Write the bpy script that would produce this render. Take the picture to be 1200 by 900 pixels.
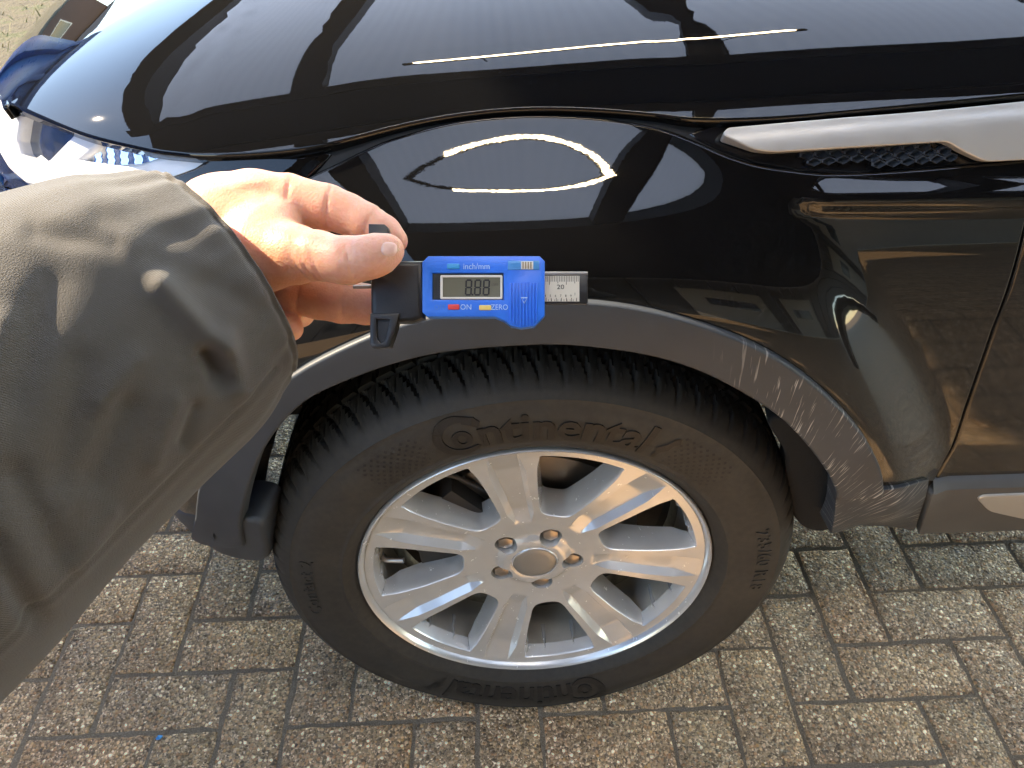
import bpy, bmesh, math, random
import numpy as np
from mathutils import Vector, Matrix, Euler, Quaternion
from mathutils.geometry import delaunay_2d_cdt

for _o in list(bpy.data.objects):
    bpy.data.objects.remove(_o)
SC = bpy.context.scene
COL = SC.collection
random.seed(7)
RNG = np.random.default_rng(11)

# ------------------------------------------------------------------ camera
FPX = 927.385                       # focal length in pixels of a 1200 px wide picture
CAM = np.array([-0.05268, -0.67398, 1.26880])
CR = np.array([[0.99907609, -0.04187078, -0.00968535],      # right
               [-0.03432409, -0.64179199, -0.76611024],     # down
               [0.02586165, 0.76573486, -0.64263621]])      # forward
cam_d = bpy.data.cameras.new('camera')
cam_o = bpy.data.objects.new('camera', cam_d)
COL.objects.link(cam_o)
SC.camera = cam_o
cam_d.sensor_fit = 'HORIZONTAL'
cam_d.sensor_width = 36.0
cam_d.lens = FPX / 1200.0 * 36.0
cam_d.clip_start = 0.02
cam_d.clip_end = 2000.0
_m = Matrix(((CR[0][0], -CR[1][0], -CR[2][0], CAM[0]),
             (CR[0][1], -CR[1][1], -CR[2][1], CAM[1]),
             (CR[0][2], -CR[1][2], -CR[2][2], CAM[2]), (0, 0, 0, 1)))
cam_o.matrix_world = _m
CAMROT = _m.to_3x3()

# ------------------------------------------------------------------ world, sun, exposure
SUN_EL, SUN_AZ = math.radians(40), math.radians(-22)     # from the front of the car, a little beyond it
SUNV = Vector((-math.cos(SUN_EL) * math.cos(SUN_AZ), -math.cos(SUN_EL) * math.sin(SUN_AZ), math.sin(SUN_EL)))
wd = bpy.data.worlds.new('World')
SC.world = wd
wd.use_nodes = True
_nt = wd.node_tree
_bg = _nt.nodes['Background']
_sky = _nt.nodes.new('ShaderNodeTexSky')
_sky.sky_type = 'NISHITA'
_sky.sun_disc = False
_sky.sun_elevation = SUN_EL
_sky.sun_rotation = math.atan2(SUNV.x, SUNV.y)
_sky.air_density = 1.0
_sky.dust_density = 0.05
_sky.ozone_density = 3.0
_nt.links.new(_sky.outputs[0], _bg.inputs[0])
_bg.inputs[1].default_value = 0.15
sun_d = bpy.data.lights.new('sun', 'SUN')
sun_d.energy = 2.8
sun_d.angle = math.radians(0.53)
sun_d.color = (1.0, 0.91, 0.78)
sun_o = bpy.data.objects.new('sun', sun_d)
COL.objects.link(sun_o)
sun_o.rotation_euler = SUNV.to_track_quat('Z', 'Y').to_euler()
SC.view_settings.view_transform = 'Standard'
SC.view_settings.look = 'None'
SC.view_settings.gamma = 1.0
SC.view_settings.use_curve_mapping = False
SC.view_settings.exposure = 2.75
SC.view_settings.use_white_balance = True           # the camera is balanced for open shade
SC.view_settings.white_balance_temperature = 8200
SC.view_settings.white_balance_tint = 10
SC.render.engine = 'CYCLES'
SC.cycles.max_bounces = 10
SC.cycles.glossy_bounces = 6
SC.cycles.transmission_bounces = 8
SC.cycles.sample_clamp_indirect = 6.0
SC.cycles.caustics_refractive = False

# ------------------------------------------------------------------ helpers
def tag(o, label=None, cat=None, group=None, kind=None):
    if label: o['label'] = label
    if cat: o['category'] = cat
    if group: o['group'] = group
    if kind: o['kind'] = kind
    return o

def empty(name, loc=(0, 0, 0), parent=None):
    o = bpy.data.objects.new(name, None)
    o.empty_display_size = 0.05
    COL.objects.link(o)
    o.location = loc
    if parent is not None:
        o.parent = parent
        o.matrix_parent_inverse = parent_matrix(parent).inverted()
    return o

def parent_matrix(p):
    if p is None:
        return Matrix.Identity(4)
    m = Matrix.LocRotScale(p.location, p.rotation_euler.to_quaternion(), p.scale)
    return parent_matrix(p.parent) @ p.matrix_parent_inverse @ m

def link(name, me, mat=None, parent=None):
    o = bpy.data.objects.new(name, me)
    COL.objects.link(o)
    if mat is not None:
        for m in (mat if isinstance(mat, (list, tuple)) else [mat]):
            me.materials.append(m)
    if parent is not None:
        o.parent = parent
        o.matrix_parent_inverse = parent_matrix(parent).inverted()
    return o

def mark_sharp(me, deg=30.0):
    bm = bmesh.new(); bm.from_mesh(me)
    lim = math.radians(deg)
    for e in bm.edges:
        if len(e.link_faces) == 2:
            e.smooth = e.calc_face_angle(0) < lim
    for f in bm.faces:
        f.smooth = True
    bm.to_mesh(me); bm.free()

def mesh(name, V, F, mat=None, parent=None, smooth=None, midx=None):
    me = bpy.data.meshes.new(name)
    me.from_pydata([tuple(map(float, v)) for v in V], [], [tuple(map(int, f)) for f in F])
    if midx is not None:
        me.polygons.foreach_set('material_index', list(midx))
    me.update()
    if smooth is not None:
        mark_sharp(me, smooth)
    return link(name, me, mat, parent)

def bm_obj(name, bm, mat=None, parent=None, smooth=None):
    me = bpy.data.meshes.new(name)
    bm.to_mesh(me); bm.free()
    if smooth is not None:
        mark_sharp(me, smooth)
    return link(name, me, mat, parent)

def ss(a, b, x):
    t = np.clip((np.asarray(x, float) - a) / (b - a), 0, 1)
    return t * t * (3 - 2 * t)

def ray(u, v):
    d = np.array([(u - 600) / FPX, (v - 450) / FPX, 1.0])
    return CR.T @ d

def pd(u, v, d):                       # pixel and depth to a point
    return CAM + ray(u, v) * d

def hit(u, v, F, t0=0.45, t1=4.0, n=400):
    """first point on the line of sight where F (negative outside) turns positive"""
    d = ray(u, v)
    ts = np.linspace(t0, t1, n)
    P = CAM[None, :] + d[None, :] * ts[:, None]
    val = F(P[:, 0], P[:, 1], P[:, 2])
    idx = np.where((val[:-1] < 0) & (val[1:] >= 0))[0]
    if len(idx) == 0:
        i = int(np.argmax(val)); return P[i]
    a, b = ts[idx[0]], ts[idx[0] + 1]
    for _ in range(40):
        m = (a + b) / 2
        p = CAM + d * m
        if F(p[0:1], p[1:2], p[2:3])[0] < 0: a = m
        else: b = m
    return CAM + d * b

def spline(pts, n):
    """Catmull-Rom through points, n samples, roughly even"""
    P = np.asarray(pts, float)
    P = np.vstack([2 * P[0] - P[1], P, 2 * P[-1] - P[-2]])
    out = []
    for i in range(1, len(P) - 2):
        for t in np.linspace(0, 1, 24, endpoint=False):
            a, b, c, d = P[i - 1], P[i], P[i + 1], P[i + 2]
            out.append(0.5 * (2 * b + (c - a) * t + (2 * a - 5 * b + 4 * c - d) * t * t + (3 * b - a - 3 * c + d) * t ** 3))
    out.append(P[-2]); out = np.array(out)
    L = np.r_[0, np.cumsum(np.linalg.norm(np.diff(out, axis=0), axis=1))]
    s = np.linspace(0, L[-1], n)
    return np.stack([np.interp(s, L, out[:, k]) for k in range(out.shape[1])], 1)

def inside(poly, P):
    x, y = P[:, 0], P[:, 1]
    c = np.zeros(len(P), bool)
    n = len(poly)
    for i in range(n):
        x1, y1 = poly[i]; x2, y2 = poly[(i + 1) % n]
        if y1 == y2: continue
        k = ((y1 > y) != (y2 > y)) & (x < (x2 - x1) * (y - y1) / (y2 - y1) + x1)
        c ^= k
    return c

def seg_dist(poly, P, closed=True):
    A = np.asarray(poly, float)
    B = np.roll(A, -1, 0) if closed else None
    if not closed: A, B = A[:-1], A[1:]
    best = np.full(len(P), 1e9); arg = np.zeros(len(P)); 
    for i in range(len(A)):
        ab = B[i] - A[i]; L = ab @ ab + 1e-18
        t = np.clip(((P - A[i]) @ ab) / L, 0, 1)
        d = np.linalg.norm(P - (A[i] + t[:, None] * ab), axis=1)
        k = d < best
        best[k] = d[k]; arg[k] = i + t[k]
    return best, arg

def resample(poly, h):
    out = []
    n = len(poly)
    for i in range(n):
        a = np.asarray(poly[i], float); b = np.asarray(poly[(i + 1) % n], float)
        k = max(1, int(math.ceil(np.linalg.norm(b - a) / h)))
        for j in range(k):
            out.append(a + (b - a) * j / k)
    return np.array(out)

def triangulate(poly, h, holes=(), extra=(), keep=None):
    """CDT of a 2-D polygon filled with lattice points. extra: open polylines kept as edges."""
    loops = [resample(poly, h)] + [resample(q, h) for q in holes]
    allb = np.vstack(loops)
    lo, hi = allb.min(0), allb.max(0)
    gx = np.arange(lo[0], hi[0] + h, h); gy = np.arange(lo[1], hi[1] + h, h * 0.87)
    G = np.array([(x + (h / 2 if j % 2 else 0), y) for j, y in enumerate(gy) for x in gx])
    k = inside(loops[0], G)
    for l in loops[1:]: k &= ~inside(l, G)
    G = G[k]
    for l in loops:
        if len(G): G = G[seg_dist(l, G)[0] > 0.55 * h]
    ex = []
    for e in extra:
        e = np.asarray(e, float)
        if len(G): G = G[seg_dist(e, G, closed=False)[0] > 0.4 * h]
        ex.append(e)
    V = []; E = []
    for l in loops:
        s = len(V); V += [tuple(p) for p in l]
        E += [(s + i, s + (i + 1) % len(l)) for i in range(len(l))]
    for e in ex:
        s = len(V); V += [tuple(p) for p in e]
        E += [(s + i, s + i + 1) for i in range(len(e) - 1)]
    V += [tuple(p) for p in G]
    r = delaunay_2d_cdt([Vector(v) for v in V], E, [], 0, 1e-7)
    V2 = np.array([(v.x, v.y) for v in r[0]])
    T = np.array([f for f in r[2] if len(f) == 3])
    cen = V2[T].mean(1)
    k = inside(loops[0], cen)
    for l in loops[1:]: k &= ~inside(l, cen)
    T = T[k]
    e1 = V2[T[:, 1]] - V2[T[:, 0]]; e2 = V2[T[:, 2]] - V2[T[:, 0]]
    ar = e1[:, 0] * e2[:, 1] - e1[:, 1] * e2[:, 0]
    T = np.where((ar < 0)[:, None], T[:, ::-1], T)
    T = T[np.abs(ar) > 1e-5 * min(h, 0.02) ** 2]
    used = np.unique(T); mp = -np.ones(len(V2), int); mp[used] = np.arange(len(used))
    return V2[used], mp[T]

def border_loops(T):
    d = {}
    for t in T:
        for a, b in ((t[0], t[1]), (t[1], t[2]), (t[2], t[0])):
            if (b, a) in d: del d[(b, a)]
            else: d[(a, b)] = 1
    nxt = {a: b for a, b in d}
    loops = []
    while nxt:
        s = next(iter(nxt)); l = [s]; c = nxt.pop(s)
        while c != s and c in nxt:
            l.append(c); c = nxt.pop(c)
        loops.append(l)
    return loops

def panel(name, poly, S, out, h=0.01, R=0.004, depth=0.02, mat=None, parent=None, holes=(), eps=1e-4):
    """a sheet-metal panel: 2-D outline laid on surface S(a,b)->xyz, its edges rolled back with radius R"""
    V2, T = triangulate(poly, h, holes)
    a, b = V2[:, 0], V2[:, 1]
    P = S(a, b)
    N = np.cross(S(a + eps, b) - S(a - eps, b), S(a, b + eps) - S(a, b - eps))
    N /= np.linalg.norm(N, axis=1)[:, None]
    N[(N @ np.asarray(out)) < 0] *= -1
    fn = np.cross(P[T[:, 1]] - P[T[:, 0]], P[T[:, 2]] - P[T[:, 0]])
    if np.nansum(np.einsum('ij,ij->i', fn, N[T[:, 0]])) < 0: T = T[:, ::-1].copy()
    V = [P]; NN = [N]; F = [tuple(t) for t in T]; n = len(P)
    for l in border_loops(T):
        l = np.array(l); Q = P[l]; Nn = N[l]
        tg = np.roll(Q, -1, 0) - np.roll(Q, 1, 0)
        Tn = np.cross(tg, Nn); Tn /= (np.linalg.norm(Tn, axis=1)[:, None] + 1e-12)
        prev = l
        rows = [(math.radians(k), 0.0) for k in (25, 50, 72, 90)] + [(math.pi / 2, depth)]
        for ang, dep in rows:
            V.append(Q + Tn * R * math.sin(ang) - Nn * (R * (1 - math.cos(ang)) + dep))
            NN.append(Nn * math.cos(ang) + Tn * math.sin(ang))
            cur = np.arange(n, n + len(l)); n += len(l)
            for i in range(len(l)):
                j = (i + 1) % len(l)
                F.append((prev[j], prev[i], cur[i], cur[j]))
            prev = cur
    V = np.vstack(V); NN = np.vstack(NN)
    me = bpy.data.meshes.new(name)
    me.from_pydata(V.tolist(), [], [tuple(map(int, f)) for f in F])
    me.polygons.foreach_set('use_smooth', [True] * len(F))
    me.validate()
    me.update()
    if len(me.vertices) != len(NN): print('VALIDATE', name)
    NN = np.nan_to_num(NN)
    me.normals_split_custom_set_from_vertices(NN.tolist())
    return link(name, me, mat, parent)

def revolve(name, prof, n, M, mat=None, parent=None, smooth=35, closed=False, a0=0, a1=2 * math.pi):
    """prof: (radius, depth) about the wheel axis; M maps (X, depth, Z)"""
    full = abs(a1 - a0 - 2 * math.pi) < 1e-6
    th = np.linspace(a0, a1, n, endpoint=not full)
    V = []; F = []
    m = len(prof)
    for t in th:
        for r, y in prof:
            V.append(M(r * math.sin(t), y, r * math.cos(t)))
    k = len(th)
    for i in range(k if full else k - 1):
        j = (i + 1) % k
        for q in range(m if closed else m - 1):
            w = (q + 1) % m
            F.append((i * m + q, i * m + w, j * m + w, j * m + q))
    return mesh(name, V, F, mat, parent, smooth)

def tube_mesh(pts, rad, seg=10, caps=True):
    P = np.asarray(pts, float); n = len(P)
    R = np.full(n, rad) if np.isscalar(rad) else np.asarray(rad)
    V = []; F = []
    up = np.array([0.123, 0.31, 0.94])
    for i in range(n):
        t = P[min(i + 1, n - 1)] - P[max(i - 1, 0)]; t /= np.linalg.norm(t)
        a = np.cross(t, up); a /= np.linalg.norm(a); b = np.cross(t, a)
        for k in range(seg):
            q = 2 * math.pi * k / seg
            V.append(P[i] + R[i] * (a * math.cos(q) + b * math.sin(q)))
    for i in range(n - 1):
        for k in range(seg):
            l = (k + 1) % seg
            F.append((i * seg + k, i * seg + l, (i + 1) * seg + l, (i + 1) * seg + k))
    if caps:
        F.append(tuple(range(seg - 1, -1, -1))); F.append(tuple((n - 1) * seg + k for k in range(seg)))
    return V, F

def box(name, lo, hi, mat=None, parent=None, bevel=0.0, M=None):
    bm = bmesh.new()
    bmesh.ops.create_cube(bm, size=1.0)
    lo = Vector(lo); hi = Vector(hi)
    for v in bm.verts:
        v.co = Vector((lo[i] + (hi[i] - lo[i]) * (v.co[i] + 0.5) for i in range(3)))
    if bevel > 0:
        bmesh.ops.bevel(bm, geom=list(bm.edges), offset=bevel, segments=2, affect='EDGES', profile=0.5)
    if M is not None:
        bmesh.ops.transform(bm, matrix=M, verts=bm.verts)
    return bm_obj(name, bm, mat, parent, 35 if bevel else None)

def prism(name, poly, z0, z1, mat, parent, bevel=0.0, M=None, holes=(), seg=2):
    """outline in x,y extruded from z0 to z1 (z1 is the front); bevel on the front edge"""
    V2, T = triangulate(poly, 1e3, holes)
    bm = bmesh.new()
    vs = [bm.verts.new((p[0], p[1], z1)) for p in V2]
    for t in T:
        f = bm.faces.new([vs[i] for i in t])
        if f.normal.dot(Vector((0, 0, 1))) < 0: pass
    bmesh.ops.recalc_face_normals(bm, faces=bm.faces)
    bm.normal_update()
    if bm.faces and sum(f.normal.z for f in bm.faces) < 0:
        bmesh.ops.reverse_faces(bm, faces=bm.faces)
    bmesh.ops.dissolve_limit(bm, angle_limit=0.01, verts=bm.verts, edges=bm.edges)
    front = set(bm.verts)
    r = bmesh.ops.extrude_face_region(bm, geom=list(bm.faces))
    newv = [g for g in r['geom'] if isinstance(g, bmesh.types.BMVert)]
    # the extruded copy becomes the back
    for v in newv: v.co.z = z0
    bmesh.ops.recalc_face_normals(bm, faces=bm.faces)
    if bevel > 0:
        ed = [e for e in bm.edges if all(abs(v.co.z - z1) < 1e-7 for v in e.verts) and len(e.link_faces) == 2
              and e.calc_face_angle(0) > 0.5]
        bmesh.ops.bevel(bm, geom=ed, offset=bevel, segments=seg, affect='EDGES', profile=0.6)
    if M is not None:
        bmesh.ops.transform(bm, matrix=M, verts=bm.verts)
    return bm_obj(name, bm, mat, parent, 30)

def rounded(poly, r, k=4):
    """round the corners of a polygon"""
    P = [np.asarray(p, float) for p in poly]; n = len(P); out = []
    rs = r if isinstance(r, (list, tuple)) else [r] * n
    for i in range(n):
        a, b, c = P[i - 1], P[i], P[(i + 1) % n]
        da, dc = a - b, c - b
        q = min(rs[i], np.linalg.norm(da) * 0.49, np.linalg.norm(dc) * 0.49)
        if q < 1e-7: out.append(b); continue
        p0 = b + da / np.linalg.norm(da) * q; p1 = b + dc / np.linalg.norm(dc) * q
        for t in np.linspace(0, 1, k + 1):
            out.append((1 - t) ** 2 * p0 + 2 * t * (1 - t) * b + t * t * p1)
    return out

def text_mesh(s, size=1.0, bold=0.0, depth=0.0, shear=0.0, spacing=1.0, align='CENTER'):
    cu = bpy.data.curves.new('text', 'FONT')
    cu.body = s; cu.size = size; cu.offset = bold; cu.extrude = depth; cu.shear = shear
    cu.align_x = align; cu.align_y = 'CENTER'; cu.space_character = spacing; cu.resolution_u = 3
    o = bpy.data.objects.new('text', cu); COL.objects.link(o)
    dg = bpy.context.evaluated_depsgraph_get()
    me = bpy.data.meshes.new_from_object(o.evaluated_get(dg))
    V = np.array([v.co[:] for v in me.vertices]); F = [tuple(p.vertices) for p in me.polygons]
    bpy.data.objects.remove(o); bpy.data.curves.remove(cu); bpy.data.meshes.remove(me)
    return V, F

# signed-distance modelling for bodies
def smin(a, b, k):
    h = np.clip(0.5 + 0.5 * (b - a) / k, 0, 1)
    return b * (1 - h) + a * h - k * h * (1 - h)

def cone_sd(P, a, b, ra, rb):
    a = np.asarray(a, float); b = np.asarray(b, float)
    ab = b - a
    t = np.clip(((P - a) @ ab) / (ab @ ab + 1e-12), 0, 1)
    return np.linalg.norm(P - (a + t[..., None] * ab), axis=-1) - (ra + (rb - ra) * t)

def ell_sd(P, c, r, Rm=None):
    q = P - np.asarray(c, float)
    if Rm is not None: q = q @ Rm
    r = np.asarray(r, float)
    k0 = np.linalg.norm(q / r, axis=-1); k1 = np.linalg.norm(q / (r * r), axis=-1) + 1e-9
    return k0 * (k0 - 1) / k1

def surface_nets(fn, lo, hi, h):
    lo = np.asarray(lo, float); n = np.ceil((np.asarray(hi) - lo) / h).astype(int) + 1
    ax = [lo[i] + h * np.arange(n[i]) for i in range(3)]
    D = np.empty(n)
    for i in range(n[0]):
        g = np.stack(np.meshgrid([ax[0][i]], ax[1], ax[2], indexing='ij'), -1)
        D[i] = fn(g)[0]
    inn = D < 0
    c = np.zeros(tuple(n - 1), int)
    for dx in (0, 1):
        for dy in (0, 1):
            for dz in (0, 1):
                c += inn[dx:n[0] - 1 + dx, dy:n[1] - 1 + dy, dz:n[2] - 1 + dz]
    act = (c > 0) & (c < 8)
    idx = -np.ones(act.shape, int); ids = np.argwhere(act); idx[act] = np.arange(len(ids))
    acc = np.zeros((len(ids), 3)); cnt = np.zeros(len(ids))
    corners = [(0, 0, 0), (1, 0, 0), (0, 1, 0), (1, 1, 0), (0, 0, 1), (1, 0, 1), (0, 1, 1), (1, 1, 1)]
    for a in range(8):
        for b in range(a + 1, 8):
            A, B = np.array(corners[a]), np.array(corners[b])
            if np.abs(A - B).sum() != 1: continue
            da = D[tuple((ids + A).T)]; db = D[tuple((ids + B).T)]
            k = (da < 0) != (db < 0)
            t = np.where(k, da / np.where(np.abs(da - db) < 1e-12, 1, da - db), 0)
            acc[k] += (A + t[:, None] * (B - A))[k]; cnt[k] += 1
    V = lo + h * (ids + acc / cnt[:, None])
    F = []
    for axis in range(3):
        o1, o2 = [(1, 2), (2, 0), (0, 1)][axis]
        s = [slice(0, None)] * 3
        A = inn.take(range(0, n[axis] - 1), axis); B = inn.take(range(1, n[axis]), axis)
        ed = np.argwhere(A != B)
        ok = (ed[:, o1] > 0) & (ed[:, o2] > 0) & (ed[:, o1] < n[o1] - 1) & (ed[:, o2] < n[o2] - 1)
        ed = ed[ok]
        fl = A[tuple(ed.T)]
        u = np.zeros(3, int); u[o1] = 1; w = np.zeros(3, int); w[o2] = 1
        q = np.stack([idx[tuple((ed - u - w).T)], idx[tuple((ed - w).T)], idx[tuple(ed.T)], idx[tuple((ed - u).T)]], 1)
        q[~fl] = q[~fl][:, ::-1]
        F.append(q)
    F = np.vstack(F)
    return V, F[(F >= 0).all(1)]

def cam2world(V):
    return CAM + np.asarray(V) @ CR

# ------------------------------------------------------------------ materials
class NT:
    def __init__(s, name):
        s.m = bpy.data.materials.new(name); s.m.use_nodes = True
        s.t = s.m.node_tree; s.b = s.t.nodes['Principled BSDF']; s.out = s.t.nodes['Material Output']
    def n(s, typ, **kw):
        o = s.t.nodes.new('ShaderNode' + typ)
        for k, v in kw.items():
            if k in o.inputs: o.inputs[k].default_value = v
            else: setattr(o, k, v)
        return o
    def l(s, a, b): s.t.links.new(a, b)
    def set(s, **kw):
        names = dict(base='Base Color', rough='Roughness', metal='Metallic', ior='IOR', coat='Coat Weight', coatr='Coat Roughness',
                     spec='Specular IOR Level', sheen='Sheen Weight', trans='Transmission Weight', sss='Subsurface Weight', alpha='Alpha',
                     emis='Emission Color', emiss='Emission Strength', sheenr='Sheen Roughness', coatior='Coat IOR')
        for k, v in kw.items():
            if isinstance(v, tuple) and len(v) == 3: v = (*v, 1)
            s.b.inputs[names[k]].default_value = v
        return s
    def coords(s, which='Object'):
        return s.n('TexCoord').outputs[which]
    def ramp(s, fac, stops, interp='LINEAR'):
        r = s.n('ValToRGB'); cr = r.color_ramp; cr.interpolation = interp
        while len(cr.elements) < len(stops): cr.elements.new(0.5)
        for e, (p, c) in zip(cr.elements, stops):
            e.position = p; e.color = (*c, 1) if len(c) == 3 else c
        s.l(fac, r.inputs[0]); return r.outputs[0]
    def mix(s, fac, a, b, typ='MIX'):
        r = s.n('MixRGB', blend_type=typ)
        for sock, v in ((r.inputs[0], fac), (r.inputs[1], a), (r.inputs[2], b)):
            if hasattr(v, 'links') or isinstance(v, bpy.types.NodeSocket): s.l(v, sock)
            elif isinstance(v, (int, float)): sock.default_value = v
            else: sock.default_value = (*v, 1) if len(v) == 3 else v
        return r.outputs[0]
    def math(s, op, a, b=0.0, clamp=False):
        r = s.n('Math', operation=op, use_clamp=clamp)
        for sock, v in ((r.inputs[0], a), (r.inputs[1], b)):
            if isinstance(v, bpy.types.NodeSocket): s.l(v, sock)
            else: sock.default_value = v
        return r.outputs[0]
    def noise(s, vec, scale, detail=4, rough=0.55, dist=0.0):
        r = s.n('TexNoise'); r.inputs['Scale'].default_value = scale; r.inputs['Detail'].default_value = detail
        r.inputs['Roughness'].default_value = rough; r.inputs['Distortion'].default_value = dist
        if vec is not None: s.l(vec, r.inputs['Vector'])
        return r.outputs[0]
    def bump(s, h, strength=0.3, dist=0.001, normal=None):
        r = s.n('Bump'); r.inputs['Strength'].default_value = strength; r.inputs['Distance'].default_value = dist
        s.l(h, r.inputs['Height'])
        if normal is not None: s.l(normal, r.inputs['Normal'])
        return r.outputs[0]
    def scale(s, vec, v):
        r = s.n('Mapping'); r.inputs['Scale'].default_value = v; s.l(vec, r.inputs['Vector']); return r.outputs[0]

def simple(name, base, rough=0.5, metal=0.0, grain=0.0, gscale=900, vary=0.0, **kw):
    t = NT(name).set(base=base, rough=rough, metal=metal, **kw)
    co = t.coords()
    if vary > 0:
        n = t.noise(co, 14, 5)
        t.l(t.mix(1.0, (base[0] * (1 - vary), base[1] * (1 - vary), base[2] * (1 - vary)), base) if False else
            t.ramp(n, [(0.3, tuple(c * (1 - vary) for c in base)), (0.7, tuple(min(1, c * (1 + vary)) for c in base))]), t.b.inputs['Base Color'])
        t.l(t.ramp(t.noise(co, 23, 5), [(0.3, (max(0.02, rough - 0.08),) * 3), (0.7, (min(1, rough + 0.08),) * 3)]), t.b.inputs['Roughness'])
    if grain > 0:
        t.l(t.bump(t.noise(co, gscale, 2), grain, 0.0006), t.b.inputs['Normal'])
    return t.m

# ---- stone paving
def paver_nodes(t, vec, rnd):
    """exposed-aggregate concrete: small stones of mixed colour in a sandy binder"""
    vo = t.n('TexVoronoi', feature='F1'); vo.inputs['Scale'].default_value = 165; t.l(vec, vo.inputs['Vector'])
    vo2 = t.n('TexVoronoi', feature='F1'); vo2.inputs['Scale'].default_value = 420; t.l(vec, vo2.inputs['Vector'])
    sep = t.n('SeparateColor'); t.l(vo.outputs['Color'], sep.inputs[0])
    stone = t.ramp(sep.outputs[0], [(0.0, (0.07, 0.06, 0.052)), (0.2, (0.17, 0.135, 0.1)), (0.45, (0.29, 0.235, 0.17)),
                                    (0.66, (0.30, 0.19, 0.12)), (0.78, (0.46, 0.40, 0.32)), (0.88, (0.34, 0.24, 0.13)), (0.93, (0.72, 0.66, 0.56)), (1.0, (0.80, 0.77, 0.70))])
    sep2 = t.n('SeparateColor'); t.l(vo2.outputs['Color'], sep2.inputs[0])
    fine = t.ramp(sep2.outputs[1], [(0.0, (0.06, 0.05, 0.04)), (0.5, (0.2, 0.16, 0.12)), (0.85, (0.32, 0.27, 0.21)), (1.0, (0.6, 0.56, 0.5))])
    edge = t.ramp(vo.outputs['Distance'], [(0.35, (1, 1, 1)), (0.62, (0, 0, 0))])
    c = t.mix(edge, fine, stone)
    tint = t.ramp(rnd, [(0.0, (0.76, 0.72, 0.66)), (0.25, (0.84, 0.77, 0.68)), (0.5, (0.84, 0.74, 0.65)), (0.75, (0.80, 0.76, 0.71)), (1.0, (0.88, 0.80, 0.70))])
    c = t.mix(1.0, c, tint, 'MULTIPLY')
    big = t.ramp(t.noise(vec, 9, 5), [(0.3, (0.72, 0.70, 0.68)), (0.65, (1.08, 1.05, 1.0))])
    c = t.mix(0.85, c, big, 'MULTIPLY')
    c = t.mix(1.0, c, (2.6, 2.3, 1.95), 'MULTIPLY')
    t.l(c, t.b.inputs['Base Color'])
    h1 = t.ramp(vo.outputs['Distance'], [(0.0, (1, 1, 1)), (0.75, (0, 0, 0))], 'EASE')
    h2 = t.ramp(vo2.outputs['Distance'], [(0.0, (1, 1, 1)), (0.7, (0, 0, 0))], 'EASE')
    hs = t.math('MULTIPLY', h1, t.math('ADD', sep.outputs[2], 0.25))
    hh = t.math('ADD', hs, t.math('MULTIPLY', h2, 0.3))
    hh = t.math('ADD', hh, t.math('MULTIPLY', t.noise(vec, 60, 3), 1.2))
    t.l(t.bump(hh, 1.0, 0.0036), t.b.inputs['Normal'])
    t.l(t.ramp(sep.outputs[1], [(0.0, (0.18,) * 3), (0.35, (0.4,) * 3), (1.0, (0.8,) * 3)]), t.b.inputs['Roughness'])
    return c

t = NT('exposed_aggregate_paver')
oi = t.n('ObjectInfo')
va = t.n('VectorMath', operation='ADD'); t.l(t.coords(), va.inputs[0])
cx = t.n('CombineXYZ'); t.l(t.math('MULTIPLY', oi.outputs['Random'], 37.0), cx.inputs[0]); t.l(t.math('MULTIPLY', oi.outputs['Random'], 91.0), cx.inputs[1])
t.l(cx.outputs[0], va.inputs[1])
paver_nodes(t, va.outputs[0], oi.outputs['Random'])
t.set(spec=0.4)
M_PAVER = t.m

t = NT('paved_yard')                     # the yard beyond the paving stones that are built one by one
co = t.coords()
br = t.n('TexBrick'); br.inputs['Scale'].default_value = 1.0; br.inputs['Brick Width'].default_value = 0.2116
br.inputs['Row Height'].default_value = 0.1058; br.inputs['Mortar Size'].default_value = 0.003; br.inputs['Color1'].default_value = (0, 0, 0, 1)
br.inputs['Color2'].default_value = (1, 1, 1, 1); br.inputs['Mortar'].default_value = (0.5, 0.5, 0.5, 1); t.l(co, br.inputs['Vector'])
c = paver_nodes(t, co, br.outputs['Color'])
sand = t.ramp(t.noise(co, 700, 2), [(0.3, (0.05, 0.042, 0.034)), (0.7, (0.14, 0.115, 0.085))])
t.l(t.mix(br.outputs['Fac'], c, sand), t.b.inputs['Base Color'])
M_YARD = t.m

t = NT('joint_sand')
co = t.coords()
t.l(t.ramp(t.noise(co, 650, 3), [(0.25, (0.12, 0.092, 0.065)), (0.55, (0.28, 0.22, 0.155)), (0.85, (0.5, 0.42, 0.31))]), t.b.inputs['Base Color'])
t.l(t.bump(t.noise(co, 500, 3), 0.9, 0.002), t.b.inputs['Normal']); t.set(rough=0.95, spec=0.2)
M_SAND = t.m

GX, GY, GP = -0.8368, -0.1262, 0.1060      # lattice of the paving
ground = mesh('ground', [(-60, -60, -0.016), (60, -60, -0.016), (60, 60, -0.016), (-60, 60, -0.016)], [(0, 1, 2, 3)], M_YARD)
tag(ground, 'brown paved yard stretching away around the car', kind='structure')
PX0, PX1, PY0, PY1 = GX - 9 * GP, GX + 25 * GP, GY - 4 * GP, GY + 9 * GP
bed = mesh('sand_bed', [(PX0, PY0, -0.0036), (PX1, PY0, -0.0036), (PX1, PY1, -0.0036), (PX0, PY1, -0.0036)], [(0, 1, 2, 3)], M_SAND)
tag(bed, kind='structure', label='sandy bed showing in the joints of the paving')
pav = empty('pavement', (0, 0, 0)); tag(pav, 'herringbone paving of brown exposed aggregate blocks', kind='structure')

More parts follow.
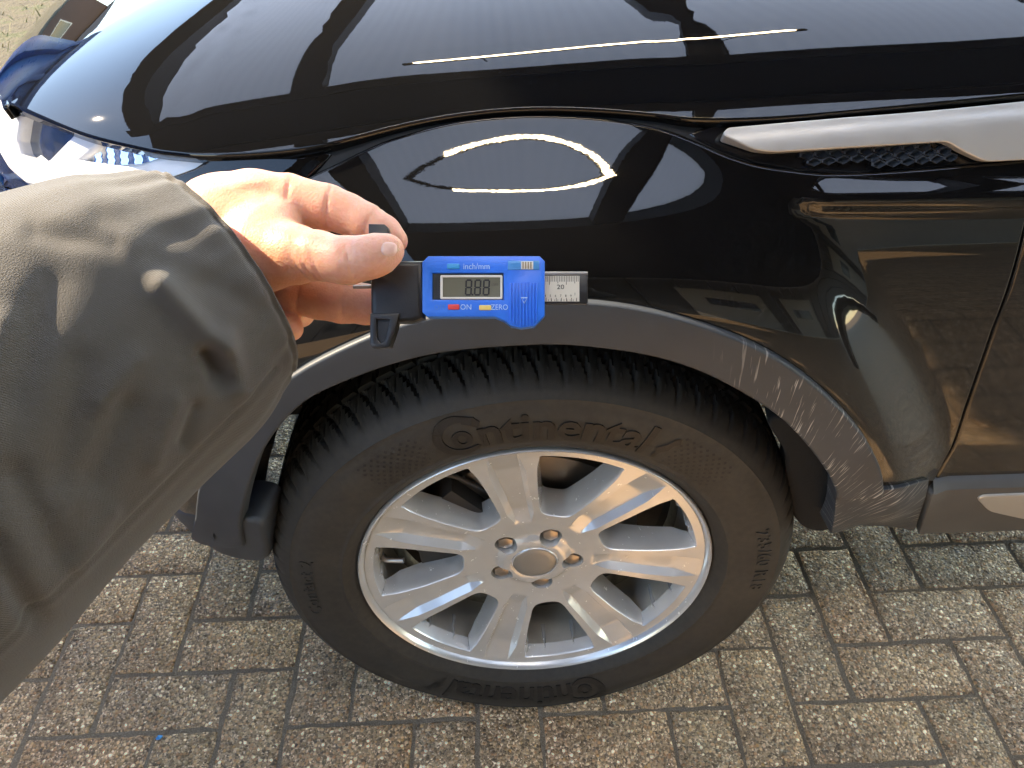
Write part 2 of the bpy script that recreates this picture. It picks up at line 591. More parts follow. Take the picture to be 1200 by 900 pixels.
def paver_mesh(seed):
    rg = random.Random(seed)
    L, W, T = GP * 2 - 0.0050, GP - 0.0050, 0.03
    n1, n2 = 10, 5
    bm = bmesh.new()
    def edge_pts(k):
        ins, z = [(0.0, -T), (0.0, -0.0048), (0.0016, -0.0016), (0.0050, 0.0)][k]
        pts = []
        for i in range(n1): pts.append((-L / 2 + L * i / n1, -W / 2))
        for i in range(n2): pts.append((L / 2, -W / 2 + W * i / n2))
        for i in range(n1): pts.append((L / 2 - L * i / n1, W / 2))
        for i in range(n2): pts.append((-L / 2, W / 2 - W * i / n2))
        return [(x * (1 - 2 * ins / L), y * (1 - 2 * ins / W), z) for x, y in pts]
    wob = [(rg.uniform(-1, 1), rg.uniform(-1, 1), rg.uniform(-1, 1)) for _ in range(2 * (n1 + n2))]
    rows = []
    for k in range(4):
        a = [0, 0.0012, 0.0017, 0.0020][k]
        rows.append([bm.verts.new((p[0] + w[0] * a, p[1] + w[1] * a, p[2] + (w[2] * 0.0007 if k else 0))) for p, w in zip(edge_pts(k), wob)])
    m = len(rows[0])
    for k in range(3):
        for i in range(m):
            j = (i + 1) % m
            bm.faces.new((rows[k][i], rows[k][j], rows[k + 1][j], rows[k + 1][i]))
    bm.faces.new(rows[3])
    for f in bm.faces: f.smooth = True
    me = bpy.data.meshes.new('paver'); bm.to_mesh(me); bm.free()
    me.materials.append(M_PAVER)
    return me
PMESH = [paver_mesh(s) for s in range(6)]
def put_paver(cx_, cy_, rot):
    o = bpy.data.objects.new('paver', random.choice(PMESH))
    o.location = (cx_ + random.uniform(-.0007, .0007), cy_ + random.uniform(-.0007, .0007), random.uniform(-0.0022, 0.0))
    o.rotation_euler = (random.uniform(-.006, .006), random.uniform(-.006, .006), rot + random.choice((0, math.pi)) + random.uniform(-.006, .006))
    COL.objects.link(o); o.parent = pav
for j in range(-5, 10):
    for i in range(-10, 26):
        x, y = GX + i * GP, GY + j * GP
        if (i - j) % 4 == 0:
            put_paver(x + GP, y + GP / 2, 0.0)
        elif (i - j) % 4 == 3:
            put_paver(x + GP / 2, y + GP, math.pi / 2)

# dry grass verge beyond the yard
t = NT('dry_grass_soil')
co = t.coords()
t.l(t.ramp(t.noise(co, 5, 8, 0.7), [(0.3, (0.05, 0.042, 0.026)), (0.5, (0.11, 0.09, 0.055)), (0.62, (0.075, 0.08, 0.03)), (0.8, (0.15, 0.125, 0.085))]), t.b.inputs['Base Color'])
t.l(t.bump(t.noise(co, 60, 6), 1.0, 0.03), t.b.inputs['Normal']); t.set(rough=0.95)
verge = mesh('verge', [(-40, 2.9, -0.006), (-1.6, 2.9, -0.006), (-1.6, 30, -0.006), (-40, 30, -0.006)], [(0, 1, 2, 3)], t.m)
tag(verge, 'strip of dry grass and soil beyond the car', kind='structure')
M_GRASS = simple('dry_grass_blade', (0.20, 0.19, 0.08), 0.8, vary=0.5)
V = []; F = []
for k in range(1600):
    x, y = random.uniform(-6, -1.7), random.uniform(3.0, 8.0)
    hgt = random.uniform(0.015, 0.05); a = random.uniform(0, 6.28); w = random.uniform(0.003, 0.006)
    lx, ly = random.gauss(0, 0.03), random.gauss(0, 0.03)
    s = len(V); ca, sa = math.cos(a) * w, math.sin(a) * w
    V += [(x - ca, y - sa, -0.006), (x + ca, y + sa, -0.006), (x + lx * .5 + ca * .6, y + ly * .5 + sa * .6, hgt * .6), (x + lx * .5 - ca * .6, y + ly * .5 - sa * .6, hgt * .6), (x + lx, y + ly, hgt)]
    F += [(s, s + 1, s + 2, s + 3), (s + 3, s + 2, s + 4)]
g = mesh('grass', V, F, M_GRASS); tag(g, 'short dry grass on the verge beyond the car', 'grass', kind='stuff')

# ================================================================== the car
# ---- materials
t = NT('black_car_paint')                # clear-coated black, road film low on the panels
co = t.coords()
sx = t.n('SeparateXYZ'); t.l(co, sx.inputs[0])
low = t.math('SUBTRACT', 0.86, sx.outputs[2]); low = t.math('MULTIPLY', low, 2.2, True)
dirt = t.math('MULTIPLY', low, t.ramp(t.noise(co, 7, 6, 0.6), [(0.3, (0.35,) * 3), (0.7, (1.0,) * 3)]))
vd = t.n('TexVoronoi'); vd.inputs['Scale'].default_value = 75; t.l(co, vd.inputs['Vector'])
spk = t.ramp(vd.outputs['Distance'], [(0.03, (1,) * 3), (0.07, (0,) * 3)])
vds = t.n('SeparateColor'); t.l(vd.outputs['Color'], vds.inputs[0])
spk = t.math('MULTIPLY', spk, t.ramp(vds.outputs[0], [(0.8, (0,) * 3), (0.86, (1,) * 3)]))
spk = t.math('MULTIPLY', spk, t.math('ADD', low, 0.12))
t.l(t.mix(t.math('ADD', t.math('MULTIPLY', dirt, 0.30), t.math('MULTIPLY', spk, 0.5), True), (0.0045, 0.0047, 0.0052), (0.19, 0.155, 0.115)), t.b.inputs['Base Color'])
t.l(t.math('ADD', 0.015, t.math('MULTIPLY', dirt, 0.16)), t.b.inputs['Roughness'])
t.set(ior=1.54)
pn = t.noise(t.scale(co, (1, 1, 1)), 190, 2)
t.l(t.bump(pn, 0.012, 0.0005), t.b.inputs['Normal'])
M_PAINT = t.m

def cladding(name, base, scratches=False):
    t = NT(name); co = t.coords()
    n = t.ramp(t.noise(co, 11, 6), [(0.3, tuple(c * .85 for c in base)), (0.7, tuple(c * 1.15 for c in base))])
    c = n
    if scratches:
        # scuffs and hairline scratches on the rear of the arch trim, all running the same way
        q_ = t.n('SeparateXYZ'); t.l(co, q_.inputs[0])
        qx = t.math('SUBTRACT', q_.outputs[0], 0.24); qz = t.math('SUBTRACT', q_.outputs[2], 0.30)
        an = t.math('ARCTAN2', qz, qx); rd = t.math('SQRT', t.math('ADD', t.math('MULTIPLY', qx, qx), t.math('MULTIPLY', qz, qz)))
        def lines(fa, fr, ph):
            c_ = t.n('CombineXYZ'); t.l(t.math('MULTIPLY', an, fa), c_.inputs[0]); t.l(t.math('MULTIPLY', rd, fr), c_.inputs[1]); c_.inputs[2].default_value = ph
            return t.noise(c_.outputs[0], 1.0, 2, 0.55)
        s = t.math('MAXIMUM', t.ramp(lines(80, 12, 0.0), [(0.625, (0,) * 3), (0.69, (1,) * 3)]), t.ramp(lines(200, 20, 3.3), [(0.635, (0,) * 3), (0.70, (1,) * 3)]))
        sp = t.n('SeparateXYZ'); t.l(co, sp.inputs[0])
        zone = t.ramp(sp.outputs[0], [(0.17, (0,) * 3), (0.30, (1,) * 3)])
        patch = t.ramp(t.noise(co, 17, 3), [(0.36, (0.0,) * 3), (0.5, (1,) * 3)])
        s = t.math('MULTIPLY', t.math('MULTIPLY', s, zone), patch)
        c = t.mix(t.math('MULTIPLY', s, 0.8), c, (0.62, 0.60, 0.56))
    t.l(c, t.b.inputs['Base Color'])
    t.l(t.bump(t.noise(co, 1500, 2), 0.35, 0.0004), t.b.inputs['Normal'])
    t.set(rough=0.52, spec=0.5)
    return t.m
M_CLAD = cladding('grey_black_trim_plastic', (0.040, 0.047, 0.056))
M_SILL = cladding('lighter_sill_plastic', (0.085, 0.085, 0.085))
M_CLAD_S = cladding('scuffed_trim_plastic', (0.040, 0.047, 0.056), True)
M_LINER = simple('wheel_arch_liner_felt', (0.008, 0.008, 0.008), 0.9, grain=0.6, gscale=300)
M_GAP = simple('shut_line_rubber', (0.004, 0.004, 0.004), 0.6)
M_SILVER = simple('satin_silver_trim', (0.52, 0.495, 0.455), 0.36, 0.45, grain=0.08, gscale=2500, vary=0.03)
M_GLOSSB = simple('black_gloss_plastic', (0.008, 0.008, 0.009), 0.14, 0, ior=1.55, vary=0.1)

car = empty('car', (0.0, 0.9, 0.0))
tag(car, 'black car with scuffed front wheel arch trim and silver alloy wheel', 'car')

# ---- body side as y = f(x, z)
WC = (0.0, 0.36)
def f_side(x, z, rib=True, fade=True):
    x = np.asarray(x, float); z = np.asarray(z, float)
    y = 0.006 + 1.55 * np.maximum(0, -0.27 - x) ** 2
    a = 2.05 - 0.75 * ss(-0.02, 0.40, x)
    y = y + a * np.maximum(0, z - 0.775) ** 2
    y = y + 0.75 * np.maximum(0, 0.62 - z) ** 2
    r = np.hypot(x - WC[0], z - WC[1])
    rout = 0.64 - 0.08 * ss(0.12, 0.45, x)
    y = y - 0.046 * (1 - ss(0.0, 1.0, (r - 0.465) / (rout - 0.465))) * (1 - (1 - ss(0.34, 0.54, z)) * ss(0.36, 0.46, x) if fade else 1.0)
    y = y - 2.0 * np.maximum(0, z - 0.928) ** 2 * (1 - ss(0.1, 0.25, x))
    if rib:
        zc = 0.905 - 0.012 * np.maximum(0, x - 0.25)
        ramp = ss(0.235, 0.285, x)
        q = (z - zc)
        y = y - ramp * 0.012 * np.where(q > 0, np.exp(-(q / 0.016) ** 2), np.exp(-(q / 0.010) ** 2))
    return y
def F_side(off=0.0):
    return lambda x, y, z: y - (f_side(x, z) + off)
def S_side(off=0.0):
    return lambda a, b: np.stack([a, f_side(a, b) + off, b], 1)
OUT = (0, -1, 0)
def on_side(px, off=0.0, n=None):
    """pixel outline -> (x, z) on the body side"""
    q = np.array([hit(u, v, F_side(off)) for u, v in px])
    return q
def xz(q): return [(p[0], p[2]) for p in q]

# edges traced along the panels
FT = [(352, 216), (370, 207), (400, 193), (433, 177), (467, 164), (533, 147), (613, 139), (700, 142), (760, 151), (800, 163), (853, 186), (893, 198), (933, 204), (1000, 206), (1100, 200), (1200, 192)]
BE = [(0, 110), (43, 130), (100, 155), (167, 171), (200, 177), (247, 181), (333, 181), (383, 174), (400, 169), (467, 143), (533, 128), (613, 122), (700, 124), (767, 131), (805, 142), (850, 144), (960, 132), (1083, 118), (1200, 109)]
ARCH_OUT = [(222, 640), (230, 612), (240, 560), (290, 490), (350, 441), (430, 400), (500, 377), (600, 360), (690, 358), (780, 373), (870, 404), (940, 445), (1000, 502), (1028, 550), (1033, 583)]
ARCH_IN = [(984, 585), (983, 572), (965, 540), (920, 490), (850, 446), (780, 419), (700, 405), (620, 402), (500, 414), (400, 446), (340, 481), (298, 540), (278, 610), (281, 640)]
ft3 = spline(on_side(FT), 90)
be3 = spline(on_side(BE, -0.004), 120)
F_trim = lambda x, y, z: y - (f_side(x, z, False, False) - 0.010)
ao3 = spline([hit(u, v, F_trim) for u, v in ARCH_OUT], 70)
ai3 = spline([hit(u, v, F_trim) for u, v in ARCH_IN], 70)

# door gap
DG = [(1219, 222), (1200, 275), (1165, 385), (1132, 480), (1117, 525), (1095, 565)]
dg3 = on_side(DG)
GAPW = 0.0045
# --- fender: between arch trim, bonnet edge, door and sill
sill_top_f = on_side([(1085, 567), (1060, 574), (1033, 586)])
top = xz(ft3)
top = [p for p in top if p[0] < dg3[0][0] - GAPW]
# extend the top edge to the door gap
dtop = (dg3[0][0] - GAPW, np.interp(dg3[0][0], [p[0] for p in xz(ft3)], [p[1] for p in xz(ft3)]))
dgl = [(p[0] - GAPW, p[2]) for p in dg3 if p[2] < dtop[1] - 0.004]
arch_body = [(p[0] * 1.0, p[2]) for p in ao3[::-1]]
# the metal runs 6 mm under the trim
cen = np.array(WC)
arch_u = [tuple(cen + (np.array(p) - cen) * (1 - 0.010 / np.linalg.norm(np.array(p) - cen))) for p in arch_body]
arch_u = [p for p in arch_u if p[1] > 0.47]
fender_poly = top + [dtop] + dgl + [(p[0], p[2] - 0.02) for p in sill_top_f] + arch_u + [(-0.50, arch_u[-1][1]), (-0.52, 0.80), (-0.44, 0.86)]
fender = panel('fender', fender_poly, S_side(), OUT, h=0.0085, R=0.004, depth=0.018, mat=M_PAINT, parent=car)

# --- front door
dr = [(p[0] + GAPW, p[2]) for p in dg3]
ztop_d = dr[0][1]
zdb = float(on_side([(1150, 562)])[0][2])
door_poly = [(1.45, 1.0), (1.45, zdb)] + [(dr[-1][0] + 0.3, zdb)] + [p for p in dr[::-1] if p[1] > zdb - 0.004] + [(dr[0][0] + 0.004, 1.0)]
door = panel('front_door', door_poly, S_side(), OUT, h=0.014, R=0.004, depth=0.02, mat=M_PAINT, parent=car)

# --- dark channel between fender and bonnet, and the vent panel that fills it towards the door
b_top = [(p[0], p[2] + 0.004) for p in be3 if p[0] > -0.36]
f_low = [(p[0], p[2] - 0.006) for p in ft3]
chan_poly = f_low + [(f_low[-1][0] + 0.25, f_low[-1][1])] + [(b_top[-1][0] + 0.25, b_top[-1][1] + 0.01)] + b_top[::-1]
channel = panel('shut_line', chan_poly, S_side(0.010), OUT, h=0.012, R=0.002, depth=0.01, mat=M_GAP, parent=car)

vent_out = [(812, 160), (838, 152), (1000, 139), (1215, 120), (1215, 189), (1100, 197), (1000, 203), (940, 201), (890, 192), (850, 178)]
vent = panel('side_vent', xz(on_side(vent_out, 0.003)), S_side(0.008), OUT, h=0.008, R=0.003, depth=0.012, mat=M_GLOSSB, parent=car)
blade = [(850, 157.5), (856, 153), (1000, 140.5), (1215, 121), (1215, 184), (1156, 187), (1132, 176), (1110, 163), (1000, 170), (905, 176), (884, 173)]
bl = rounded(xz(on_side(blade, -0.013)), [.002, .002, 0, 0, 0, .006, .006, .006, 0, .01, .006])
def S_blade(a, b):
    P = S_side(0.0)(a, b)
    zt = np.interp(a, [p[0] for p in bl_top], [p[1] for p in bl_top]) + 0.003
    d = zt - b
    P[:, 1] -= 0.004 + 0.010 * (1 - np.exp(-np.maximum(d, 0) / 0.006))
    return P
_bt = on_side([(856, 153), (1000, 140.5), (1215, 121)], -0.013); bl_top = [(p[0], p[2]) for p in _bt]
vent_blade = panel('vent_blade', bl, S_blade, OUT, h=0.004, R=0.0018, depth=0.012, mat=M_SILVER, parent=vent)
# honeycomb insert
hx = on_side([(919, 184), (945, 178), (1096, 166), (1112, 171), (1134, 184), (1128, 188), (1000, 193), (950, 191)], 0.003)
hp = np.array(xz(hx))
V = []; F = []
pw, ph = 0.0140, 0.0060
lo, hi = hp.min(0), hp.max(0)
row = 0
zz = lo[1] - 0.01
tilt = (hx[2][2] - hx[1][2]) / (hx[2][0] - hx[1][0])
hexes = []
while zz < hi[1] + 0.02:
    xx = lo[0] + (pw / 2 if row % 2 else 0)
    while xx < hi[0]:
        zc_ = zz + (xx - lo[0]) * tilt
        hexes.append((xx, zc_)); xx += pw
    zz += ph; row += 1
cc = np.array(hexes); ok = inside(hp, cc) & (seg_dist(hp, cc)[0] > 0.0010)
for xx, zc_ in cc[ok]:
    s = len(V)
    O = [(-.5, -.17), (0, -.55), (.5, -.17), (.5, .17), (0, .55), (-.5, .17)]
    for k, (sc, dy) in enumerate(((1.0, 0.0), (0.80, 0.0), (0.74, 0.006))):
        for ox, oz in O:
            x_ = xx + ox * pw * sc; z_ = zc_ + oz * ph * 1.28 * sc + ox * pw * sc * tilt
            V.append((x_, float(f_side(x_, z_)) + 0.0005 + dy - (0.002 if k == 1 else 0.0), z_))
    for k in (0, 1):
        for i in range(6):
            j = (i + 1) % 6
            F.append((s + k * 6 + i, s + k * 6 + j, s + k * 6 + 6 + j, s + k * 6 + 6 + i))
    F.append(tuple(s + 12 + i for i in range(6)))
mesh('vent_grille', V, F, M_CLAD, vent, 20)

# --- bonnet: z = g(x, y)
ex = [(-0.87, 0.95, 0.80), (-0.855, 0.80, 0.805)]
eL = be3[0]
edge3 = np.vstack([np.array(ex), (np.array(ex[-1]) * 0.5 + eL * 0.5 + np.array([-0.03, 0.0, 0.0]))[None, :], be3])
sl = (be3[-1] - be3[-12]) / np.linalg.norm(be3[-1] - be3[-12])
edge3 = np.vstack([edge3, be3[-1] + sl * 0.25, be3[-1] + sl * 0.55])
edge3 = spline(edge3, 900)
edge3[:, 1] = np.minimum(edge3[:, 1], 0.95)
EDGE2 = edge3[:, :2]
def G0(x, y):
    return 1.094 + 0.045 * x - 0.27 * np.maximum(0, -x - 0.12) ** 2 - 0.060 * np.abs((y - 0.95) / 0.9) ** 2.2
KE = G0(edge3[:, 0], edge3[:, 1]) - edge3[:, 2]
_k = np.hanning(143); _k /= _k.sum()
KE = np.convolve(np.pad(KE, 71, mode='edge'), _k, 'valid')
BON2 = np.vstack([EDGE2, [(EDGE2[-1][0], 3.0), (EDGE2[0][0], 3.0)]])
def g_bon(x, y):
    x = np.asarray(x, float); y = np.asarray(y, float)
    ym = np.where(y > 0.95, 1.9 - y, y)
    P = np.stack([x, ym], 1)
    d, a = seg_dist(EDGE2, P, closed=False)
    d = np.where(inside(BON2, P), d, -np.minimum(d, 0.008))
    k = np.interp(a, np.arange(len(KE)), KE)
    lam = 0.070 + 0.12 * k
    z = G0(x, ym) - k * np.exp(-d / lam) 
    return z
bon_poly = [tuple(p) for p in EDGE2] + [(p[0], 1.9 - p[1]) for p in EDGE2[::-1] if p[1] < 0.949]
def S_bon(a, b): return np.stack([a, b, g_bon(a, b)], 1)
bonnet = panel('bonnet', bon_poly, S_bon, (0, -0.3, 1), h=0.013, R=0.004, depth=0.012, mat=M_PAINT, parent=car, eps=6e-3)

# --- arch trim
trim_poly = xz(ao3) + xz(ai3)
trim = panel('wheel_arch_trim', trim_poly, lambda a, b: np.stack([a, f_side(a, b, False, False) - 0.010, b], 1), OUT, h=0.008, R=0.004, depth=0.018, mat=M_CLAD_S, parent=car)
# --- bumper with its lower corner
bl3 = on_side([(281, 644), (222, 644)], -0.004)
bump_up = panel('bumper', [(-0.50, 0.50), (-0.44, 0.60), (-0.46, 0.72), (-0.50, 0.80), (-0.74, 0.80), (-0.76, 0.50)], S_side(0.001), OUT, h=0.02, R=0.006, depth=0.02, mat=M_PAINT, parent=car)
BC = [(188, 599), (222, 604), (285, 610), (302, 613), (309, 650), (300, 655), (262, 648), (228, 635), (205, 622)]
bc3 = on_side(BC, 0.0)
bcp = rounded([(-0.70, bc3[0][2] + 0.05)] + xz(bc3) + [(-0.70, bc3[-1][2])], 0.006)
M_BUMPL = M_CLAD
bumper_low = panel('bumper_corner', bcp, S_side(-0.002), OUT, h=0.012, R=0.008, depth=0.05, mat=M_BUMPL, parent=car)

# --- sill cladding
SF = [(981, 577), (1010, 575.5), (1030, 575), (1042, 574.5), (1052, 573), (1064, 570), (1076, 566), (1088, 563), (1071, 622), (975, 625)]
def S_sill(off):
    def S(a, b):
        P = S_side(off)(a, b); return P
    return S
sf = panel('sill_end', xz(on_side(SF, -0.006)), S_side(-0.006), OUT, h=0.008, R=0.0015, depth=0.03, mat=M_CLAD_S, parent=car)
s3 = on_side([(1096, 567), (1200, 563), (1200, 620), (1076, 622)], -0.006)
slz = (s3[2][2] - s3[3][2]) / (s3[2][0] - s3[3][0])
sill_poly = [(s3[0][0], s3[0][2]), (1.5, s3[1][2]), (1.5, s3[2][2]), (s3[3][0], s3[3][2])]
LEDGE = 0.015
sill_poly = [(s3[0][0], s3[0][2] - LEDGE), (1.5, s3[1][2] - LEDGE)] + sill_poly[2:]
sill = panel('sill_cladding', sill_poly, S_side(-0.012), OUT, h=0.008, R=0.002, depth=0.06, mat=M_SILL, parent=car)
in3 = on_side([(1145, 581), (1205, 578), (1205, 607), (1185, 605), (1160, 597)], -0.012)
ins_poly = rounded([(in3[0][0], in3[0][2]), (1.5, in3[0][2]), (1.5, in3[2][2]), (in3[2][0], in3[2][2]), (in3[4][0], in3[4][2])], 0.012)
panel('sill_insert', ins_poly, S_side(-0.0155), OUT, h=0.012, R=0.003, depth=0.01, mat=M_SILVER, parent=sill)
V = []; F = []
for k, x in enumerate(np.linspace(s3[0][0], 1.5, 50)):
    z_ = np.interp(x, [s3[0][0], 1.5], [s3[0][2], s3[1][2]])
    for dz, dy in ((0.0, 0.008), (0.0, 0.0), (-LEDGE * 0.5, -0.0075), (-LEDGE + 0.0005, -0.0135)):
        V.append((x, float(f_side(x, z_ + dz)) + dy, z_ + dz))
    if k:
        for q in range(3): F.append((4 * k - 4 + q, 4 * k + q, 4 * k + q + 1, 4 * k - 3 + q))
mesh('sill_ledge', V, F, M_SILL, sill, 60)
# gap behind the door edge and sills
gp = [(p[0] - 0.012, p[2]) for p in dg3] + [(s3[3][0] - 0.02, s3[3][2]), (s3[3][0] + 0.03, s3[3][2])] + [(p[0] + 0.012, p[2]) for p in dg3[::-1]]
panel('door_gap', gp, S_side(0.016), OUT, h=0.02, R=0.001, depth=0.004, mat=M_GAP, parent=car)

# --- wheel arch liner
def MW(x, y, z): return (x, y, WC[1] + z)
V = []; F = []
aa = np.linspace(math.radians(-78), math.radians(78), 60)
ys = np.linspace(0.0, 0.42, 22)
for a in aa:
    for k, y in enumerate(ys):
        r = 0.432 + 0.004 * math.sin(y * 90) - (0.02 * max(0, (a - 1.5)) )
        V.append((r * math.sin(a), y, WC[1] + r * math.cos(a)))
for i in range(len(aa) - 1):
    for k in range(len(ys) - 1):
        F.append((i * 22 + k, i * 22 + k + 1, (i + 1) * 22 + k + 1, (i + 1) * 22 + k))
mesh('arch_liner', V, F, M_LINER, car, 60)
# inner wall of the wheel well, and underside, so that no light leaks in
box('inner_wing', (-0.50, 0.42, 0.40), (0.60, 0.46, 0.95), M_LINER, car)
box('underbody', (0.50, 0.24, 0.34), (1.5, 1.80, 0.40), M_LINER, car)
box('engine_tray', (-0.70, 0.46, 0.26), (0.50, 1.45, 0.30), M_LINER, car)
# rear lip of the liner hanging behind the tyre
LIP = [(905, 498), (928, 533), (925, 570), (930, 598), (945, 617), (965, 621), (983, 611), (993, 588), (991, 562), (970, 530), (940, 498)]
lp = rounded([(p[0], p[2]) for p in [hit(u, v, lambda x, y, z: y - 0.022) for u, v in LIP]], 0.012)
panel('arch_liner_flap', lp, lambda a, b: np.stack([a, 0.020 + 0.6 * (a - 0.42) ** 2, b], 1), OUT, h=0.012, R=0.006, depth=0.03, mat=M_LINER, parent=car)
LIPF = [(283, 566), (300, 538), (318, 520), (306, 560), (300, 600), (309, 650), (290, 640)]
lp = [(p[0], p[2]) for p in [hit(u, v, lambda x, y, z: y - 0.05) for u, v in LIPF]]
panel('arch_liner_lip', lp, lambda a, b: np.stack([a, 0.05 + 0 * a, b], 1), OUT, h=0.012, R=0.003, depth=0.04, mat=M_LINER, parent=car)

# --- nose: the bumper skin wraps round the front; far side closed too
plan = [(-0.52, float(f_side(-0.52, 0.7)) + 0.05), (-0.60, float(f_side(-0.60, 0.7)) + 0.012), (-0.72, float(f_side(-0.72, 0.7)) + 0.01), (-0.80, 0.55), (-0.845, 0.75), (-0.855, 0.95)]
pl = spline(plan, 30)
pl = np.vstack([pl, [(p[0], 1.9 - p[1]) for p in pl[-2::-1]]])
V = []; F = []
zr = [(0.27, 0.12), (0.29, 0.06), (0.33, 0.02), (0.40, 0.0), (0.60, 0.0), (0.72, 0.006), (0.78, 0.02), (0.80, 0.05)]
for p in pl:
    n_ = np.array([p[0] + 0.1, p[1] - 0.95]); n_ /= np.linalg.norm(n_)
    for z_, ins in zr:
        q = p - n_ * ins; V.append((q[0], q[1], z_))
m = len(zr)
for i in range(len(pl) - 1):
    for k in range(m - 1): F.append((i * m + k, (i + 1) * m + k, (i + 1) * m + k + 1, i * m + k + 1))
mesh('front_bumper', V, F, M_PAINT, car, 60)
box('far_wing', (-0.50, 1.86, 0.30), (1.5, 1.88, 0.93), M_PAINT, car)

# dark grille band between the bonnet edge and the bumper
fe = [p for p in edge3 if p[1] > 0.30]
fe = fe[::-1] if fe[0][1] > fe[-1][1] else fe
fe = [np.array(p) for p in fe] + [np.array([p[0], 1.9 - p[1], p[2]]) for p in fe[::-1][1:]]
V = []; F = []
for k, p in enumerate(fe):
    n_ = np.array([p[0] + 0.1, p[1] - 0.95]); n_ /= np.linalg.norm(n_)
    for ins, z_ in ((0.010, p[2] - 0.002), (0.016, p[2] - 0.03), (0.016, 0.79)):
        V.append((p[0] - n_[0] * ins, p[1] - n_[1] * ins, z_))
    if k:
        for q in range(2): F.append((3 * k - 3 + q, 3 * k + q, 3 * k + q + 1, 3 * k - 2 + q))
mesh('front_grille', V, F, M_GLOSSB, car, 40)

# ================================================================== front wheel
ZC = 0.352
TH0 = math.radians(-10.7)
def WM(x, y, z): return (x, y, ZC + z)
t = NT('silver_alloy_paint')
co = t.coords()
n = t.noise(co, 30, 5)
t.l(t.ramp(n, [(0.3, (0.64, 0.635, 0.615)), (0.7, (0.70, 0.695, 0.675))]), t.b.inputs['Base Color'])
dn = t.ramp(t.noise(co, 90, 6, 0.65), [(0.4, (0.25,) * 3), (0.85, (0.29,) * 3)])
t.l(dn, t.b.inputs['Roughness'])
t.set(metal=0.50, coat=0.5, coatr=0.06)
M_ALLOY = t.m
t = NT('dusty_shaded_alloy')  # dusty alloy, colour darkened further to imitate shade deep in the barrel
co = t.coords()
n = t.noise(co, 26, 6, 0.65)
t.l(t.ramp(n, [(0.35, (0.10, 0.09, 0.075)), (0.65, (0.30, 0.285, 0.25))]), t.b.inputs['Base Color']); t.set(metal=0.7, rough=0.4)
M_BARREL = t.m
t = NT('tyre_rubber')
co = t.coords()
n = t.noise(co, 9, 7, 0.62); n2 = t.noise(co, 120, 4)
dust = t.ramp(n, [(0.32, (0.026, 0.025, 0.023)), (0.55, (0.038, 0.035, 0.030)), (0.75, (0.062, 0.053, 0.042))])
t.l(t.mix(0.35, dust, t.ramp(n2, [(0.3, (0.012,) * 3), (0.8, (0.055, 0.047, 0.037))])), t.b.inputs['Base Color'])
t.l(t.bump(t.noise(co, 900, 3), 0.35, 0.0006), t.b.inputs['Normal']); t.set(rough=0.62, spec=0.42)
M_TYRE = t.m
t = NT('tyre_lettering_rubber'); t.set(base=(0.013, 0.0125, 0.012), rough=0.5, spec=0.4)
t.l(t.bump(t.noise(t.coords(), 1200, 2), 0.2, 0.0004), t.b.inputs['Normal'])
M_LETTER = t.m
M_STEEL = simple('bare_steel', (0.33, 0.31, 0.29), 0.38, 0.9, vary=0.2)
M_DISC = simple('brake_disc_iron', (0.20, 0.18, 0.16), 0.42, 0.85, vary=0.2)
M_CAST = simple('cast_iron_dark', (0.05, 0.045, 0.04), 0.7, 0.4, vary=0.25)
M_NUT = simple('lug_nut_steel', (0.42, 0.36, 0.31), 0.33, 0.9, vary=0.15)

def y0(r):                                     # dish of the wheel face
    return np.interp(r, [0.0, 0.05, 0.085, 0.12, 0.16, 0.20, 0.225, 0.24], [0.030, 0.0295, 0.026, 0.0205, 0.0150, 0.0115, 0.0100, 0.0085])
SEC = 2 * math.pi / 7
def wc(z): return np.interp(z, [0.08, 0.10, 0.14, 0.19, 0.225, 0.24], [0.0100, 0.0105, 0.0122, 0.0158, 0.0178, 0.0182])
def cdep(z): return 0.0100 * np.clip((z - 0.084) / 0.024, 0, 1) * np.clip((0.2335 - z) / 0.036, 0, 1)
def ww(z): return 0.0008 + 0.0066 * cdep(z) / 0.0100
def Hface(x, z):
    r = np.hypot(x, z); w = np.abs(x)
    t_ = np.clip((wc(z) + ww(z) - w) / ww(z), 0, 1)
    return y0(r) + cdep(z) * t_
EDGE = [(0.0268, 0.1120), (0.0280, 0.125), (0.0302, 0.148), (0.0340, 0.177), (0.0385, 0.201), (0.0435, 0.2155)]
RO = 0.2262
win = [(0.0385, 0.0790)]
win = [np.array([0.0434, 0.0901])]
right = [np.array(p) for p in EDGE]
ang_end = math.atan2(0.0455, 0.2205)
arc = [np.array([RO * math.sin(a), RO * math.cos(a)]) for a in np.linspace(ang_end, SEC / 2, 7)]
inner = [np.array([0.0345, 0.0950]), np.array([0.0285, 0.1015])]
half_edge = np.vstack([[win[0]], inner, right, arc])        # from window axis (inner) round to the window axis (outer)
# sector outline: right half edge, outer arc is above it -> the ring outside the window belongs to the sector
Rin, Rout = 0.0700, 0.2375
def pol(r, a): return np.array([r * math.sin(a), r * math.cos(a)])
outer_arc = [pol(Rout, a) for a in np.linspace(SEC / 2, -SEC / 2, 26)]
inner_arc = [pol(Rin, a) for a in np.linspace(-SEC / 2, SEC / 2, 12)]
he_r = [tuple(p) for p in spline(half_edge, 46)]
he_l = [(-x, z) for x, z in he_r]
